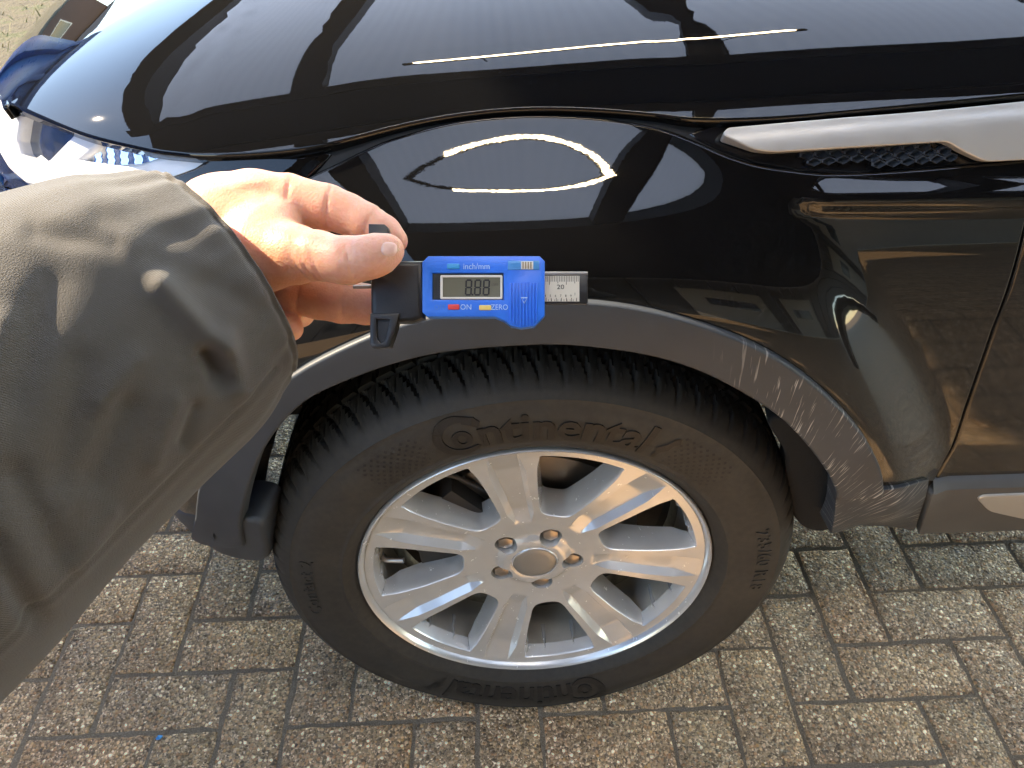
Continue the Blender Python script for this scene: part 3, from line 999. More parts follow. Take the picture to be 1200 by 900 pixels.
# ring part joins over the window at r RO..Rout
sector = [tuple(p) for p in inner_arc] + he_r + [tuple(p) for p in outer_arc] + he_l[::-1]
zz = np.concatenate([np.linspace(0.085, 0.108, 8), np.linspace(0.113, 0.20, 18), np.linspace(0.204, 0.2335, 10)])
extra = []
for s in (1, -1):
    extra.append([(s * float(wc(z)), z) for z in zz])
    extra.append([(s * float(wc(z) + ww(z)), z) for z in zz])
V2, T = triangulate(sector, 0.0045, extra=extra)
Hs = Hface(V2[:, 0], V2[:, 1])
wv, wf = [], []
def back_rows(pts, n0):
    """window wall: rolls over the edge and runs back with draft"""
    return
V = []; F = []
for k in range(7):
    a = TH0 + k * SEC; ca, sa = math.cos(a), math.sin(a)
    def R2(p): return (p[0] * ca + p[1] * sa, -p[0] * sa + p[1] * ca)
    s = len(V)
    for p, y in zip(V2, Hs):
        q = R2(p); V.append(WM(q[0], y, q[1]))
    for tt in T:
        P3 = [np.array(V[s + i]) for i in tt]
        nrm = np.cross(P3[1] - P3[0], P3[2] - P3[0])
        F.append(tuple(s + i for i in (tt if nrm[1] < 0 else tt[::-1])))
    # window walls, right and left halves
    for sgn in (1, -1):
        E = np.array(he_r)
        nrm = np.stack([-(np.roll(E, -1, 0) - np.roll(E, 1, 0))[:, 1], (np.roll(E, -1, 0) - np.roll(E, 1, 0))[:, 0]], 1)
        nrm[0] = nrm[1]; nrm[-1] = nrm[-2]
        nrm /= np.linalg.norm(nrm, axis=1)[:, None]
        axis = np.array([math.sin(SEC / 2), math.cos(SEC / 2)])
        mid = axis * 0.16
        fl = np.einsum('ij,ij->i', nrm, mid - E) < 0; nrm[fl] *= -1
        yf = Hface(E[:, 0], E[:, 1])
        rr = np.hypot(E[:, 0], E[:, 1])
        deep = np.interp(rr, [0.08, 0.12, 0.20, 0.226], [0.046, 0.044, 0.036, 0.020])
        rows = [(0.0, 0.0), (0.0006, 0.0009), (0.0012, 0.0026), (0.0030, 0.40), (0.0065, 1.0)]
        base = len(V); m = len(E)
        for off, dp in rows:
            for i in range(m):
                e = E[i] + nrm[i] * off
                q = R2((sgn * e[0], e[1]))
                y = yf[i] + (dp if dp < 0.01 else dp * deep[i])
                V.append(WM(q[0], y, q[1]))
        for rI in range(len(rows) - 1):
            for i in range(m - 1):
                f = (base + rI * m + i, base + rI * m + i + 1, base + (rI + 1) * m + i + 1, base + (rI + 1) * m + i)
                F.append(f if sgn > 0 else f[::-1])
wheel = mesh('wheel', V, F, M_ALLOY, car, 24)
wheel['label'] = 'silver seven spoke alloy front wheel with a plain centre cap'

# hub with five lug holes
NUTA = [math.radians(24 + 72 * k) for k in range(5)]
hub_out = [tuple(pol(0.0712, a)) for a in np.linspace(0, 2 * math.pi, 72, endpoint=False)]
holes = [[tuple(pol(0.0545, a) + 0.0158 * np.array([math.sin(b), math.cos(b)])) for b in np.linspace(0, 2 * math.pi, 22, endpoint=False)] for a in NUTA]
V2, T = triangulate(hub_out, 0.0045, holes)
def Hhub(x, z):
    r = np.hypot(x, z)
    return y0(r) - 0.0075 * (1 - ss(0.044, 0.056, r)) + 0.004 * (1 - ss(0.030, 0.0335, r))
Hh = Hhub(V2[:, 0], V2[:, 1])
V = [WM(p[0], y - 0.0004, p[1]) for p, y in zip(V2, Hh)]
F = []
for tt in T:
    P3 = [np.array(V[i]) for i in tt]; nrm = np.cross(P3[1] - P3[0], P3[2] - P3[0])
    F.append(tuple(tt if nrm[1] < 0 else tt[::-1]))
for h in holes:
    E = np.array(resample(h, 0.0045)); c0 = E.mean(0); base = len(V); m = len(E)
    yf = Hhub(E[:, 0], E[:, 1]) - 0.0004
    for sc, dp in ((1.0, 0.0), (0.985, 0.001), (0.95, 0.022), (0.0, 0.022)):
        for i in range(m):
            e = c0 + (E[i] - c0) * sc; V.append(WM(e[0], yf[i] + dp, e[1]))
    for rI in range(3):
        for i in range(m):
            j = (i + 1) % m
            F.append((base + rI * m + i, base + (rI + 1) * m + i, base + (rI + 1) * m + j, base + rI * m + j))
mesh('hub', V, F, M_ALLOY, wheel, 28)
for a in NUTA:
    c0 = pol(0.0545, a)
    V = []; F = []
    rows = [(0.0118, 0.046), (0.0118, 0.0325), (0.0110, 0.0295), (0.0070, 0.0282), (0.0, 0.0280)]
    for r, y in rows:
        for k in range(12):
            b = 2 * math.pi * k / 12
            rr = r * (1.0 if k % 2 == 0 or r < 0.0075 else 0.90)
            V.append(WM(c0[0] + rr * math.sin(b), y, c0[1] + rr * math.cos(b)))
    for q in range(4):
        for k in range(12):
            l = (k + 1) % 12
            F.append((q * 12 + k, q * 12 + l, (q + 1) * 12 + l, (q + 1) * 12 + k))
    mesh('lug_nut', V, F, M_NUT, wheel, 20)
capy = 0.0218
revolve('centre_cap', [(0.0308, capy + 0.006), (0.0308, capy + 0.0012), (0.0302, capy + 0.0002), (0.029, capy - 0.0004), (0.02, capy - 0.0010), (0.0, capy - 0.0013)], 48, WM, simple('grey_centre_cap', (0.36, 0.345, 0.32), 0.36, 0.6, vary=0.04), wheel, 40)
revolve('cap_ring', [(0.0309, capy + 0.004), (0.0309, capy - 0.0004), (0.0322, capy - 0.0010), (0.0333, capy + 0.0002), (0.0335, capy + 0.006)], 48, WM, M_ALLOY, wheel, 50)
# rim flange and barrel
prof = [(0.2375, 0.0100), (0.2384, 0.0076), (0.2402, 0.0040), (0.2424, 0.0008), (0.2444, -0.0006), (0.2458, 0.0004), (0.2464, 0.0030), (0.2460, 0.0120), (0.243, 0.02)]
revolve('rim_flange', prof, 140, WM, M_ALLOY, wheel, 60)
revolve('rim_well', [(0.2262, 0.024), (0.2215, 0.045), (0.2195, 0.075), (0.2190, 0.100)], 120, WM, simple('dusty_lit_silver', (0.50, 0.47, 0.41), 0.38, 0.55, vary=0.18), wheel, 50)  # front of the barrel, coloured lighter than the deep part to look lit
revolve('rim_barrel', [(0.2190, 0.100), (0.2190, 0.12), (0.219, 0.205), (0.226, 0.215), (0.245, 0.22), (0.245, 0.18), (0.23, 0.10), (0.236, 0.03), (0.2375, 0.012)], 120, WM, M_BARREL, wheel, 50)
# casting gussets inside the rim, two in each window
for k in range(7):
    for s in (-1, 1):
        a = TH0 + (k + 0.5) * SEC + s * 0.105
        u = np.array([math.cos(a), -math.sin(a)]) * 0.0022
        p1, p2 = pol(0.2258, a), pol(0.2175, a)
        q1 = pol(0.2200, a)
        V = []
        for sg in (-1, 1):
            V += [WM(p1[0] + sg * u[0], 0.018, p1[1] + sg * u[1])]
        V += [WM(p2[0], 0.026, p2[1])]
        for sg in (-1, 1):
            V += [WM(q1[0] + sg * u[0] * 1.6, 0.065, q1[1] + sg * u[1] * 1.6)]
        mesh('rim_gusset', V, [(0, 1, 2), (0, 2, 3), (2, 1, 4), (2, 4, 3)], M_ALLOY, wheel, None)
# valve
va_ = TH0 - 1.52 * SEC
p1, p2 = pol(0.216, va_), pol(0.185, va_ + 0.02)
V, F = tube_mesh([WM(p1[0], 0.040, p1[1]), WM(p1[0] * .97, 0.034, p1[1] * .97), WM(p2[0], 0.030, p2[1])], [0.0055, 0.0042, 0.0042], 12)
mesh('valve', V, F, M_STEEL, wheel, 40)

# ---- tyre
prof = [(0.2385, 0.030), (0.2425, 0.0150), (0.2462, 0.0075), (0.2490, 0.0030), (0.2530, -0.0010), (0.2590, -0.0058), (0.2630, -0.0092), (0.2655, -0.0104),
        (0.2680, -0.0096), (0.2720, -0.0098), (0.2850, -0.0126), (0.3000, -0.0142), (0.3150, -0.0140), (0.3260, -0.0118), (0.3330, -0.0094), (0.3350, -0.0098), (0.3368, -0.0080), (0.3420, -0.0046),
        (0.3480, 0.0004), (0.3530, 0.0056), (0.3572, 0.0112), (0.3606, 0.0170), (0.3634, 0.0240), (0.3656, 0.0330), (0.3670, 0.0430), (0.3678, 0.0500),
        (0.3680, 0.0520), (0.3600, 0.0532), (0.3600, 0.0610), (0.3682, 0.0622), (0.3690, 0.0760), (0.3692, 0.0860), (0.3610, 0.0874), (0.3610, 0.0950), (0.3693, 0.0964),
        (0.3692, 0.1250), (0.3610, 0.1262), (0.3610, 0.1350), (0.3688, 0.1362), (0.3680, 0.1550), (0.3600, 0.1562), (0.3600, 0.1650), (0.3672, 0.1662), (0.3650, 0.185), (0.3590, 0.200), (0.3450, 0.214), (0.32, 0.223), (0.29, 0.225), (0.262, 0.219), (0.243, 0.20)]
NB, SUB = 80, 12
NA = NB * SUB
V = np.zeros((NA, len(prof), 3))
pr = np.array(prof)
rg = np.random.default_rng(5)
ph = np.arange(NA) / SUB
for q in range(len(prof)):
    r, y = pr[q]
    rr = np.full(NA, r)
    if 0.344 < r and -0.001 < y < 0.0505:                   # shoulder blocks with slanted grooves and sipes
        s_ = ph + y * 11.0 + 0.9 * max(0, y - 0.03) * 10
        fr = s_ % 1.0
        amt = np.interp(r, [0.344, 0.352, 0.358, 0.37], [0.0, 0.0014, 0.0045, 0.0065])
        g_ = np.interp(fr, [0, 0.035, 0.06, 0.20, 0.225, 0.26, 1.0], [0, 0, 1, 1, 0, 0, 0])
        sip = np.interp((s_ * 1.0) % 1.0, [0, 0.44, 0.455, 0.47, 0.485, 0.66, 0.675, 0.69, 0.705, 1], [0, 0, 1, 1, 0, 0, 1, 1, 0, 0])
        rr = rr - amt * g_ - amt * 0.35 * sip
    elif r > 0.364 and 0.05 < y < 0.19:
        fr = (ph * 1.0 - y * 13.0) % 1.0
        rr = rr - 0.0065 * np.interp(fr, [0, 0.05, 0.08, 0.19, 0.22, 1.0], [0, 0, 1, 1, 0, 0])
    th = 2 * math.pi * np.arange(NA) / NA
    V[:, q, 0] = rr * np.sin(th); V[:, q, 1] = y; V[:, q, 2] = ZC + rr * np.cos(th)
def squash(P):
    """tyre standing on the ground: flat at the bottom, sidewall bulging a little"""
    P = P.copy()
    z = P[:, 2]
    near = np.clip((0.16 - z) / 0.16, 0, 1) * np.exp(-(P[:, 0] / 0.14) ** 2)
    P[:, 1] -= np.where(P[:, 1] < 0.1, 1, -1) * 0.007 * near ** 1.2 * np.clip((np.hypot(P[:, 0], z - ZC) - 0.25) / 0.05, 0, 1)
    P[:, 2] = np.maximum(z, 0.0005)
    return P
VV = squash(V.reshape(-1, 3))
m = len(prof); F = []
for i in range(NA):
    j = (i + 1) % NA
    for q in range(m - 1):
        F.append((i * m + q, j * m + q, j * m + q + 1, i * m + q + 1))
tyre = mesh('tyre', VV, F, M_TYRE, wheel, 32)

# ---- raised sidewall lettering
def wall_y(r): return np.interp(r, pr[3:19, 0], pr[3:19, 1])
def curve_text(V, F, r0, th, flip=False, lift=0.0011):
    """lay flat text (x along, y up) on the sidewall, centred at angle th; reading from outside"""
    V = np.asarray(V)
    r = r0 + V[:, 1]; a = th + V[:, 0] / r0
    if flip: r = r0 - V[:, 1]; a = th - V[:, 0] / r0
    P = np.stack([r * np.sin(a), wall_y(r) - lift - V[:, 2], ZC + r * np.cos(a)], 1)
    return squash(P), F
def dens(V, F, n=1):
    bm = bmesh.new(); vs = [bm.verts.new(v) for v in V]
    for f in F:
        try: bm.faces.new([vs[i] for i in f])
        except ValueError: pass
    bmesh.ops.remove_doubles(bm, verts=bm.verts, dist=1e-6)
    bmesh.ops.triangulate(bm, faces=bm.faces)
    long = [e for e in bm.edges if e.calc_length() > 0.012]
    if long: bmesh.ops.subdivide_edges(bm, edges=long, cuts=2)
    bmesh.ops.triangulate(bm, faces=[f for f in bm.faces if len(f.verts) > 4])
    bm.verts.index_update()
    V = np.array([v.co[:] for v in bm.verts]); F = [tuple(v.index for v in f.verts) for f in bm.faces]
    bm.free(); return V, F
def ring_poly(cx, cy, ro, ri, a0, a1, n=28, horn=0.0, sx=1.0):
    out = []; inn = []
    for i in range(n + 1):
        f = i / n; a = math.radians(a0 + (a1 - a0) * f)
        w = math.sin(math.pi * min(1, max(0, f))) ** 0.5
        ri_ = ro - (ro - ri) * (0.25 + 0.75 * w)
        out.append((cx + sx * ro * math.cos(a), cy + ro * math.sin(a))); inn.append((cx + sx * ri_ * math.cos(a), cy + ri_ * math.sin(a)))
    return out, inn
def strip(out, inn, d=0.0008):
    V = []; F = []
    n = len(out)
    for z in (d, -d):
        V += [(x, y, z) for x, y in out] + [(x, y, z) for x, y in inn]
    for i in range(n - 1):
        F.append((i, i + 1, n + i + 1, n + i))
        F.append((i, 2 * n + i, 2 * n + i + 1, i + 1)); F.append((n + i, n + i + 1, 3 * n + i + 1, 3 * n + i))
    return np.array(V), F
def brand(th, r0=0.297, sc=1.0, flip=False):
    Vs = []; Fs = []; n = 0
    def add(V, F):
        nonlocal n
        V = np.asarray(V, float) * np.array([sc, sc, 1]); Vs.append(V); Fs.extend([tuple(i + n for i in f) for f in F]); n += len(V)
    # big C round a small o
    o, i = ring_poly(-0.107, 0.003, 0.031, 0.019, 48, 318, 34, sx=0.92); add(*strip(o, i))
    o, i = ring_poly(-0.103, -0.001, 0.0135, 0.005, 0, 360, 26, sx=0.9)
    o = [(-0.103 + 0.9 * 0.0135 * math.cos(q), -0.001 + 0.0135 * math.sin(q)) for q in np.linspace(0, 2 * math.pi, 27)]
    i = [(-0.103 + 0.9 * 0.0058 * math.cos(q), -0.001 + 0.0075 * math.sin(q)) for q in np.linspace(0, 2 * math.pi, 27)]
    add(*strip(o, i))
    add(*strip([(-0.094, 0.031), (-0.082, 0.027), (-0.077, 0.020)], [(-0.097, 0.022), (-0.088, 0.018), (-0.081, 0.012)]))
    Vt, Ft = text_mesh('ntinental', 0.062, 0.0014, 0.0008, 0.0, 1.0)
    w = Vt[:, 0].max() - Vt[:, 0].min()
    Vt[:, 0] = (Vt[:, 0] - Vt[:, 0].min()) / w * 0.206 - 0.083
    Vt[:, 1] = Vt[:, 1] - 0.001
    add(*dens(Vt, Ft))
    # rearing horse mark after the name
    hz = [(0.136, -0.022), (0.141, -0.020), (0.143, -0.008), (0.149, -0.002), (0.150, 0.008), (0.156, 0.014), (0.152, 0.021), (0.147, 0.018), (0.144, 0.008), (0.139, 0.002), (0.133, -0.004), (0.137, -0.009)]
    h2, t2 = triangulate(hz, 0.02)
    add([(x, y, 0.0006) for x, y in h2], [tuple(q) for q in t2])
    return curve_text(np.vstack(Vs), Fs, r0, th, flip)
P, F = brand(math.radians(2.5))
mesh('tyre_lettering', P, F, M_LETTER, wheel, None)
P, F = brand(math.radians(184.0))
mesh('tyre_lettering', P, F, M_LETTER, wheel, None)
def side_text(s, size, r0, deg, flip=False, bold=0.0004, spacing=1.1):
    Vt, Ft = text_mesh(s, size, bold, 0.0006, 0, spacing)
    Vt, Ft = dens(Vt, Ft)
    P, F = curve_text(Vt, Ft, r0, math.radians(deg), flip)
    mesh('tyre_lettering', P, F, M_TYRE, wheel, None)
side_text('235/60 R18', 0.026, 0.312, 84)
side_text('Contact 2', 0.027, 0.312, -88)
# chequered decoration fields left and right of the name
for deg in (-34.0, 41.0):
    V = []; F = []
    for i in range(16):
        for j in range(9):
            a = math.radians(deg - 8 + i); r = 0.276 + j * 0.0055
            if (i + j) % 2: continue
            s = len(V)
            for dr, da in ((-0.0022, 0), (0, -0.0075), (0.0022, 0), (0, 0.0075)):
                V.append(((r + dr) * math.sin(a + da), float(wall_y(r + dr)) - 0.0007, ZC + (r + dr) * math.cos(a + da)))
            F.append((s, s + 1, s + 2, s + 3))
    mesh('sidewall_texture', V, F, M_LETTER, wheel, None)

# ---- brake behind the wheel
revolve('brake_disc', [(0.155, 0.105), (0.155, 0.080), (0.152, 0.079), (0.095, 0.079), (0.092, 0.076), (0.090, 0.058), (0.086, 0.054), (0.0, 0.054)], 72, WM, M_DISC, car, 30)
revolve('dust_shield', [(0.0, 0.128), (0.205, 0.128), (0.212, 0.118)], 48, WM, M_CAST, car, 40)  # widened into a dark backing so the wheel openings read as shaded
V = []; F = []
for y in (0.052, 0.135):
    for r in (0.105, 0.172):
        for a in np.linspace(-105, -42, 14):
            q = pol(r - (0.006 if y < 0.06 else 0), math.radians(a)); V.append(WM(q[0], y, q[1]))
for i in range(13):
    F += [(i, i + 1, 15 + i, 14 + i), (14 + i, 15 + i, 43 + i, 42 + i), (i + 1, i, 28 + i, 29 + i), (28 + i, 42 + i, 43 + i, 29 + i)]
F += [(0, 14, 42, 28), (13, 41, 55, 27)]
mesh('brake_caliper', V, F, M_CAST, car, 30)
q1, q2, q3 = pol(0.19, math.radians(-42)), pol(0.165, math.radians(-38)), pol(0.10, math.radians(-36))
V, F = tube_mesh(spline([WM(q1[0], 0.10, q1[1] + 0.03), WM(q1[0], 0.075, q1[1]), WM(q2[0], 0.07, q2[1]), WM(q3[0], 0.085, q3[1])], 20), 0.004, 8)
mesh('brake_hose', V, F, simple('brake_hose_rubber', (0.05, 0.045, 0.04), 0.5), car, 60)
V, F = tube_mesh([(0.0, 0.12, 0.352), (0.0, 0.45, 0.36)], 0.035, 14); mesh('drive_shaft', V, F, M_CAST, car, 60)
V, F = tube_mesh(spline([(0.10, 0.13, 0.50), (0.07, 0.16, 0.60), (0.05, 0.2, 0.80)], 12), 0.03, 14); mesh('damper_strut', V, F, M_CAST, car, 60)

# ================================================================== headlight
t = NT('clear_lens'); nt = t.t; nt.nodes.remove(t.b)
tr = t.n('BsdfTransparent'); gl = t.n('BsdfGlossy'); gl.inputs['Roughness'].default_value = 0.02
lw = t.n('LayerWeight'); fc = t.math('ADD', 0.05, t.math('MULTIPLY', t.math('POWER', lw.outputs['Facing'], 4.0), 0.6))
ms = t.n('MixShader'); t.l(fc, ms.inputs[0]); t.l(tr.outputs[0], ms.inputs[1]); t.l(gl.outputs[0], ms.inputs[2]); t.l(ms.outputs[0], t.out.inputs['Surface'])
tr.inputs[0].default_value = (0.97, 0.98, 1.0, 1)
M_LENS = t.m
M_WHITE = simple('white_light_guide', (0.86, 0.87, 0.88), 0.3, 0, vary=0.03)
M_CHROME = simple('headlight_chrome', (0.72, 0.75, 0.80), 0.12, 1.0, vary=0.05)
M_DCHROME = simple('dark_headlight_housing', (0.20, 0.22, 0.25), 0.10, 0.9, vary=0.05)
M_AMBER = simple('amber_indicator', (0.42, 0.27, 0.05), 0.2, 0.1, vary=0.2)
def hl(px, off): return xz(on_side(px, off))
HL = [(-9, 113), (43, 138), (100, 163), (167, 179), (200, 184), (246, 187), (226, 198), (190, 210), (120, 220), (60, 228), (20, 222), (-6, 196), (-10, 160)]
head = panel('headlight', hl(HL, 0.034), S_side(0.034), OUT, h=0.012, R=0.002, depth=0.01, mat=M_DCHROME, parent=car)
W1 = [(0, 119), (22, 132), (17, 165), (22, 186), (33, 196), (45, 199), (58, 193), (92, 158), (112, 166), (86, 188), (100, 196), (130, 200), (165, 198), (203, 185), (240, 189), (224, 198), (190, 208), (120, 214), (90, 213), (55, 216), (30, 211), (10, 194), (-4, 170), (-6, 138)]
panel('light_guide', rounded(hl(W1, 0.014), 0.004), S_side(0.014), OUT, h=0.008, R=0.006, depth=0.02, mat=M_WHITE, parent=head)
W2 = [(114, 167), (160, 179), (200, 186), (165, 196), (130, 198), (101, 194), (89, 188)]
def S_refl(a, b):
    P = S_side(0.022)(a, b)
    P[:, 1] += 0.003 * np.abs(((a * 60) % 1.0) - 0.5) * 2
    return P
panel('reflector', hl(W2, 0.022), S_refl, OUT, h=0.003, R=0.002, depth=0.01, mat=M_CHROME, parent=head)
W3 = [(60, 217), (104, 215), (100, 220.5), (72, 223), (58, 222.5)]
panel('indicator', hl(W3, 0.012), S_side(0.012), OUT, h=0.01, R=0.003, depth=0.02, mat=M_AMBER, parent=head)
panel('headlight_lens', hl([(u, v - 1) for u, v in HL], 0.003), S_side(0.003), OUT, h=0.012, R=0.004, depth=0.03, mat=M_LENS, parent=head)
# black wing strip behind the headlight, under the bonnet edge
NS = [(247, 187), (300, 187), (345, 187), (385, 181), (365, 206), (345, 220), (300, 250), (240, 262), (150, 252), (90, 240), (20, 235), (-30, 225), (-30, 250), (100, 300), (250, 330), (330, 250)]
NS = [(249, 188), (300, 187), (350, 187), (384, 181), (352, 213), (330, 240), (250, 290), (120, 280), (-20, 262), (-24, 226), (20, 227), (62, 233), (122, 225), (192, 214), (229, 201)]
panel('bumper_top', hl(NS, 0.006), S_side(0.006), OUT, h=0.012, R=0.004, depth=0.02, mat=M_PAINT, parent=car)

# ================================================================== tread depth gauge
GD = 0.385
GS = GD / FPX
GM = Matrix.Translation(Vector(pd(560, 340, GD))) @ CAMROT.to_4x4()
def gp_(px): return [((u - 560) * GS, -(v - 340) * GS) for u, v in px]
gauge = empty('tread_depth_gauge', tuple(pd(560, 340, GD)))
tag(gauge, 'blue and black digital tyre tread depth gauge held between thumb and fingers', 'gauge')
t = NT('blue_gauge_plastic'); co = t.coords()
t.l(t.ramp(t.noise(co, 90, 4), [(0.3, (0.008, 0.16, 0.70)), (0.7, (0.012, 0.19, 0.78))]), t.b.inputs['Base Color']); t.set(rough=0.3, spec=0.5)
t.l(t.bump(t.noise(co, 2500, 2), 0.12, 0.0003), t.b.inputs['Normal']); M_BLUE = t.m
t = NT('black_gauge_plastic'); co = t.coords()
t.l(t.ramp(t.noise(co, 120, 5, 0.7), [(0.3, (0.010, 0.010, 0.010)), (0.7, (0.018, 0.0175, 0.017))]), t.b.inputs['Base Color']); t.set(rough=0.34, spec=0.5)
t.l(t.bump(t.noise(co, 1800, 2), 0.2, 0.0003), t.b.inputs['Normal']); M_GBLK = t.m
M_CREAM = simple('cream_bezel', (0.72, 0.67, 0.58), 0.4, vary=0.04)
M_LCD = simple('lcd_glass', (0.175, 0.165, 0.115), 0.22, vary=0.08)
M_SEG = simple('lcd_segment', (0.006, 0.006, 0.006), 0.4)
M_SEGF = simple('lcd_faint_segment', (0.075, 0.07, 0.05), 0.4)
M_PRINT = simple('pale_print', (0.42, 0.60, 0.86), 0.5)
M_PRINTD = simple('dark_print', (0.02, 0.02, 0.02), 0.5)
FZ = 0.0055
def gpr(name, px, z0, z1, mat, parent, bevel=0.0, holes=(), r=0.0, seg=2):
    P = gp_(px)
    if r: P = rounded(P, r)
    return prism(name, P, z0, z1, mat, parent, bevel, GM, [gp_(h) for h in holes], seg)
body = gpr('gauge_body', [(496, 309), (503, 302), (632, 302), (638, 308), (638, 371), (626, 383.5), (611, 385.5), (599, 383), (591, 377), (580, 372.5), (502, 372.5), (496, 367)], -0.0060, FZ, M_BLUE, gauge, 0.0012,
           holes=[[(508, 322), (590, 322), (590, 352.3), (508, 352.3)]])
gpr('screen_panel', [(507, 321), (591, 321), (591, 353.3), (507, 353.3)], FZ - 0.003, FZ - 0.0013, M_GBLK, body)
gpr('screen_bezel', [(517, 324), (589, 324), (589, 352), (517, 352)], FZ - 0.0012, FZ - 0.0002, M_CREAM, body, 0.0003, holes=[[(520, 326.7), (586.4, 326.7), (586.4, 349.4), (520, 349.4)]], r=0.0008)
gpr('screen', [(519, 326), (587, 326), (587, 350), (519, 350)], FZ - 0.0011, FZ - 0.0009, M_LCD, body)
def seg7(cx, cy, w, h, tk, segs, sh):
    out = []
    g = 0.4
    xs, ys = (cx - w / 2, cx + w / 2), (cy - h / 2, cy, cy + h / 2)
    def S(x, y): return (x + (cy - y) * sh, y)
    for k in segs:
        if k in 'agd':
            y = {'a': ys[0], 'g': ys[1], 'd': ys[2]}[k]
            out.append([S(xs[0] + g, y - tk / 2), S(xs[1] - g, y - tk / 2), S(xs[1] - g, y + tk / 2), S(xs[0] + g, y + tk / 2)])
        else:
            x = xs[0] if k in 'fe' else xs[1]; y0_, y1_ = (ys[0], ys[1]) if k in 'fb' else (ys[1], ys[2])
            out.append([S(x - tk / 2, y0_ + g), S(x + tk / 2, y0_ + g), S(x + tk / 2, y1_ - g), S(x - tk / 2, y1_ - g)])
    return out
def flat_quads(name, quads, z, mat, parent, th=0.00012):
    V = []; F = []
    for q in quads:
        s = len(V); P = gp_(q); n = len(P)
        V += [tuple(GM @ Vector((x, y, z + th))) for x, y in P] + [tuple(GM @ Vector((x, y, z))) for x, y in P]
        F.append(tuple(s + i for i in range(n))[::-1])
        F += [(s + i, s + (i + 1) % n, s + n + (i + 1) % n, s + n + i) for i in range(n)]
    return mesh(name, V, F, mat, parent)
ZD = FZ - 0.00088
for cx_ in (549.8, 560.3, 570.3):
    flat_quads('digit', seg7(cx_, 338.3, 6.2, 17.0, 1.9, 'abcdefg', 0.055), ZD, M_SEG, body)
flat_quads('decimal_point', [[(553.2, 345.5), (555.2, 345.5), (555.2, 347.5), (553.2, 347.5)]], ZD, M_SEG, body)
def gtext(name, s, u, v, hpx, mat, parent, z, sx=1.0, bold=0.0):
    V, F = text_mesh(s, hpx * GS * 1.35, bold, 0.00005)
    V = V.copy(); V[:, 0] *= sx
    V[:, 0] += (u - 560) * GS; V[:, 1] += -(v - 340) * GS; V[:, 2] += z
    return mesh(name, [tuple(GM @ Vector(p)) for p in V], F, mat, parent)
gtext('unit_mark', 'mm', 580, 334.5, 4.6, M_SEGF, body, ZD + 0.0001, 0.8)
def btn(px, mat): return gpr('button', px, FZ - 0.001, FZ + 0.0007, mat, body, 0.0003, r=0.0006)
btn([(525, 311), (539.3, 311), (539.3, 317.2), (525, 317.2)], simple('cyan_button', (0.01, 0.30, 0.62), 0.35))
btn([(526, 358), (539.3, 358), (539.3, 364.2), (526, 364.2)], simple('red_button', (0.80, 0.06, 0.05), 0.4))
btn([(562, 359), (576, 359), (576, 364.8), (562, 364.8)], simple('yellow_button', (0.85, 0.60, 0.16), 0.4))
gtext('print', 'inch/mm', 559, 314.4, 7.2, M_PRINT, body, FZ + 0.00008, 0.92)
M_PRINT2 = simple('blue_print', (0.05, 0.20, 0.62), 0.5)
gtext('print', 'OFF', 516.5, 361.6, 6.0, M_PRINT2, body, FZ + 0.00008, 0.9)
gtext('print', 'ON', 546.8, 361.4, 6.6, M_PRINT, body, FZ + 0.00008, 0.95)
gtext('print', 'ZERO', 585.5, 361.6, 6.6, M_PRINT, body, FZ + 0.00008, 0.88)
# translucent window with contacts behind it
t = NT('clear_blue_window'); t.set(base=(0.10, 0.42, 0.85), rough=0.12, trans=0.35); M_WIN = t.m
gpr('window', [(595, 307.5), (631.5, 307.5), (631.5, 318.3), (595, 318.3)], FZ - 0.001, FZ + 0.0005, M_WIN, body, 0.0004)
gpr('contact_block', [(610.5, 308.5), (624.5, 308.5), (624.5, 317.8), (610.5, 317.8)], FZ + 0.0004, FZ + 0.0009, M_CREAM, body, 0.0002)
flat_quads('contact', [[(u, 309.2), (u + 1.5, 309.2), (u + 1.5, 317.2), (u, 317.2)] for u in (612, 615, 618, 621)], FZ + 0.0009, simple('contact_metal', (0.33, 0.25, 0.15), 0.35, 0.7), body)
# ribbed thumb grip
for k in range(9):
    u = 598.5 + k * 3.75
    b = min(383.0 if 3 <= k <= 6 else 381.0, 383.0) - (3.0 if k in (0, 8) else 0)
    gpr('grip_rib', [(u - 1.0, 333.5), (u + 1.0, 333.5), (u + 1.0, b), (u - 1.0, b)], FZ - 0.0005, FZ + 0.00075, M_BLUE, body, 0.0003)
flat_quads('arrow_mark', [[(610, 350), (618, 350), (617.2, 351.2), (610.9, 351.2)], [(610, 350), (614, 357.5), (613.6, 355.4), (610.9, 351.2)], [(618, 350), (614, 357.5), (614.4, 355.4), (617.2, 351.2)]], FZ + 0.00078, M_PRINT, body)
# black measuring head
gpr('gauge_head', [(435.5, 316), (441, 309), (452, 307), (497.5, 306.5), (497.5, 374), (486, 378.5), (436, 379.5)], -0.0060, 0.0040, M_GBLK, gauge, 0.0030, seg=4)
jaw = gpr('jaw', [(436, 369), (470, 368.5), (466, 386), (459, 407), (456, 408.5), (438.5, 408.5), (436, 405)], -0.004, 0.0062, M_GBLK, gauge, 0.0008, holes=[[(443.5, 376), (459, 376), (454.5, 398), (451, 402), (447.5, 402), (444.5, 398)]])
gpr('jaw_recess', [(443, 375), (460, 375), (455, 403), (444, 403)], -0.003, 0.0040, M_GBLK, jaw)
gpr('upper_tab', [(433, 263.5), (451.5, 264), (455, 267), (458, 276), (458, 315), (433, 315)], -0.004, 0.0030, M_GBLK, gauge, 0.0006)
slide = gpr('slide', [(625, 319.5), (687, 319.5), (688.5, 321), (688.5, 355.5), (687.5, 356.5), (625, 356.5)], -0.0035, 0.0020, M_GBLK, gauge, 0.0004)
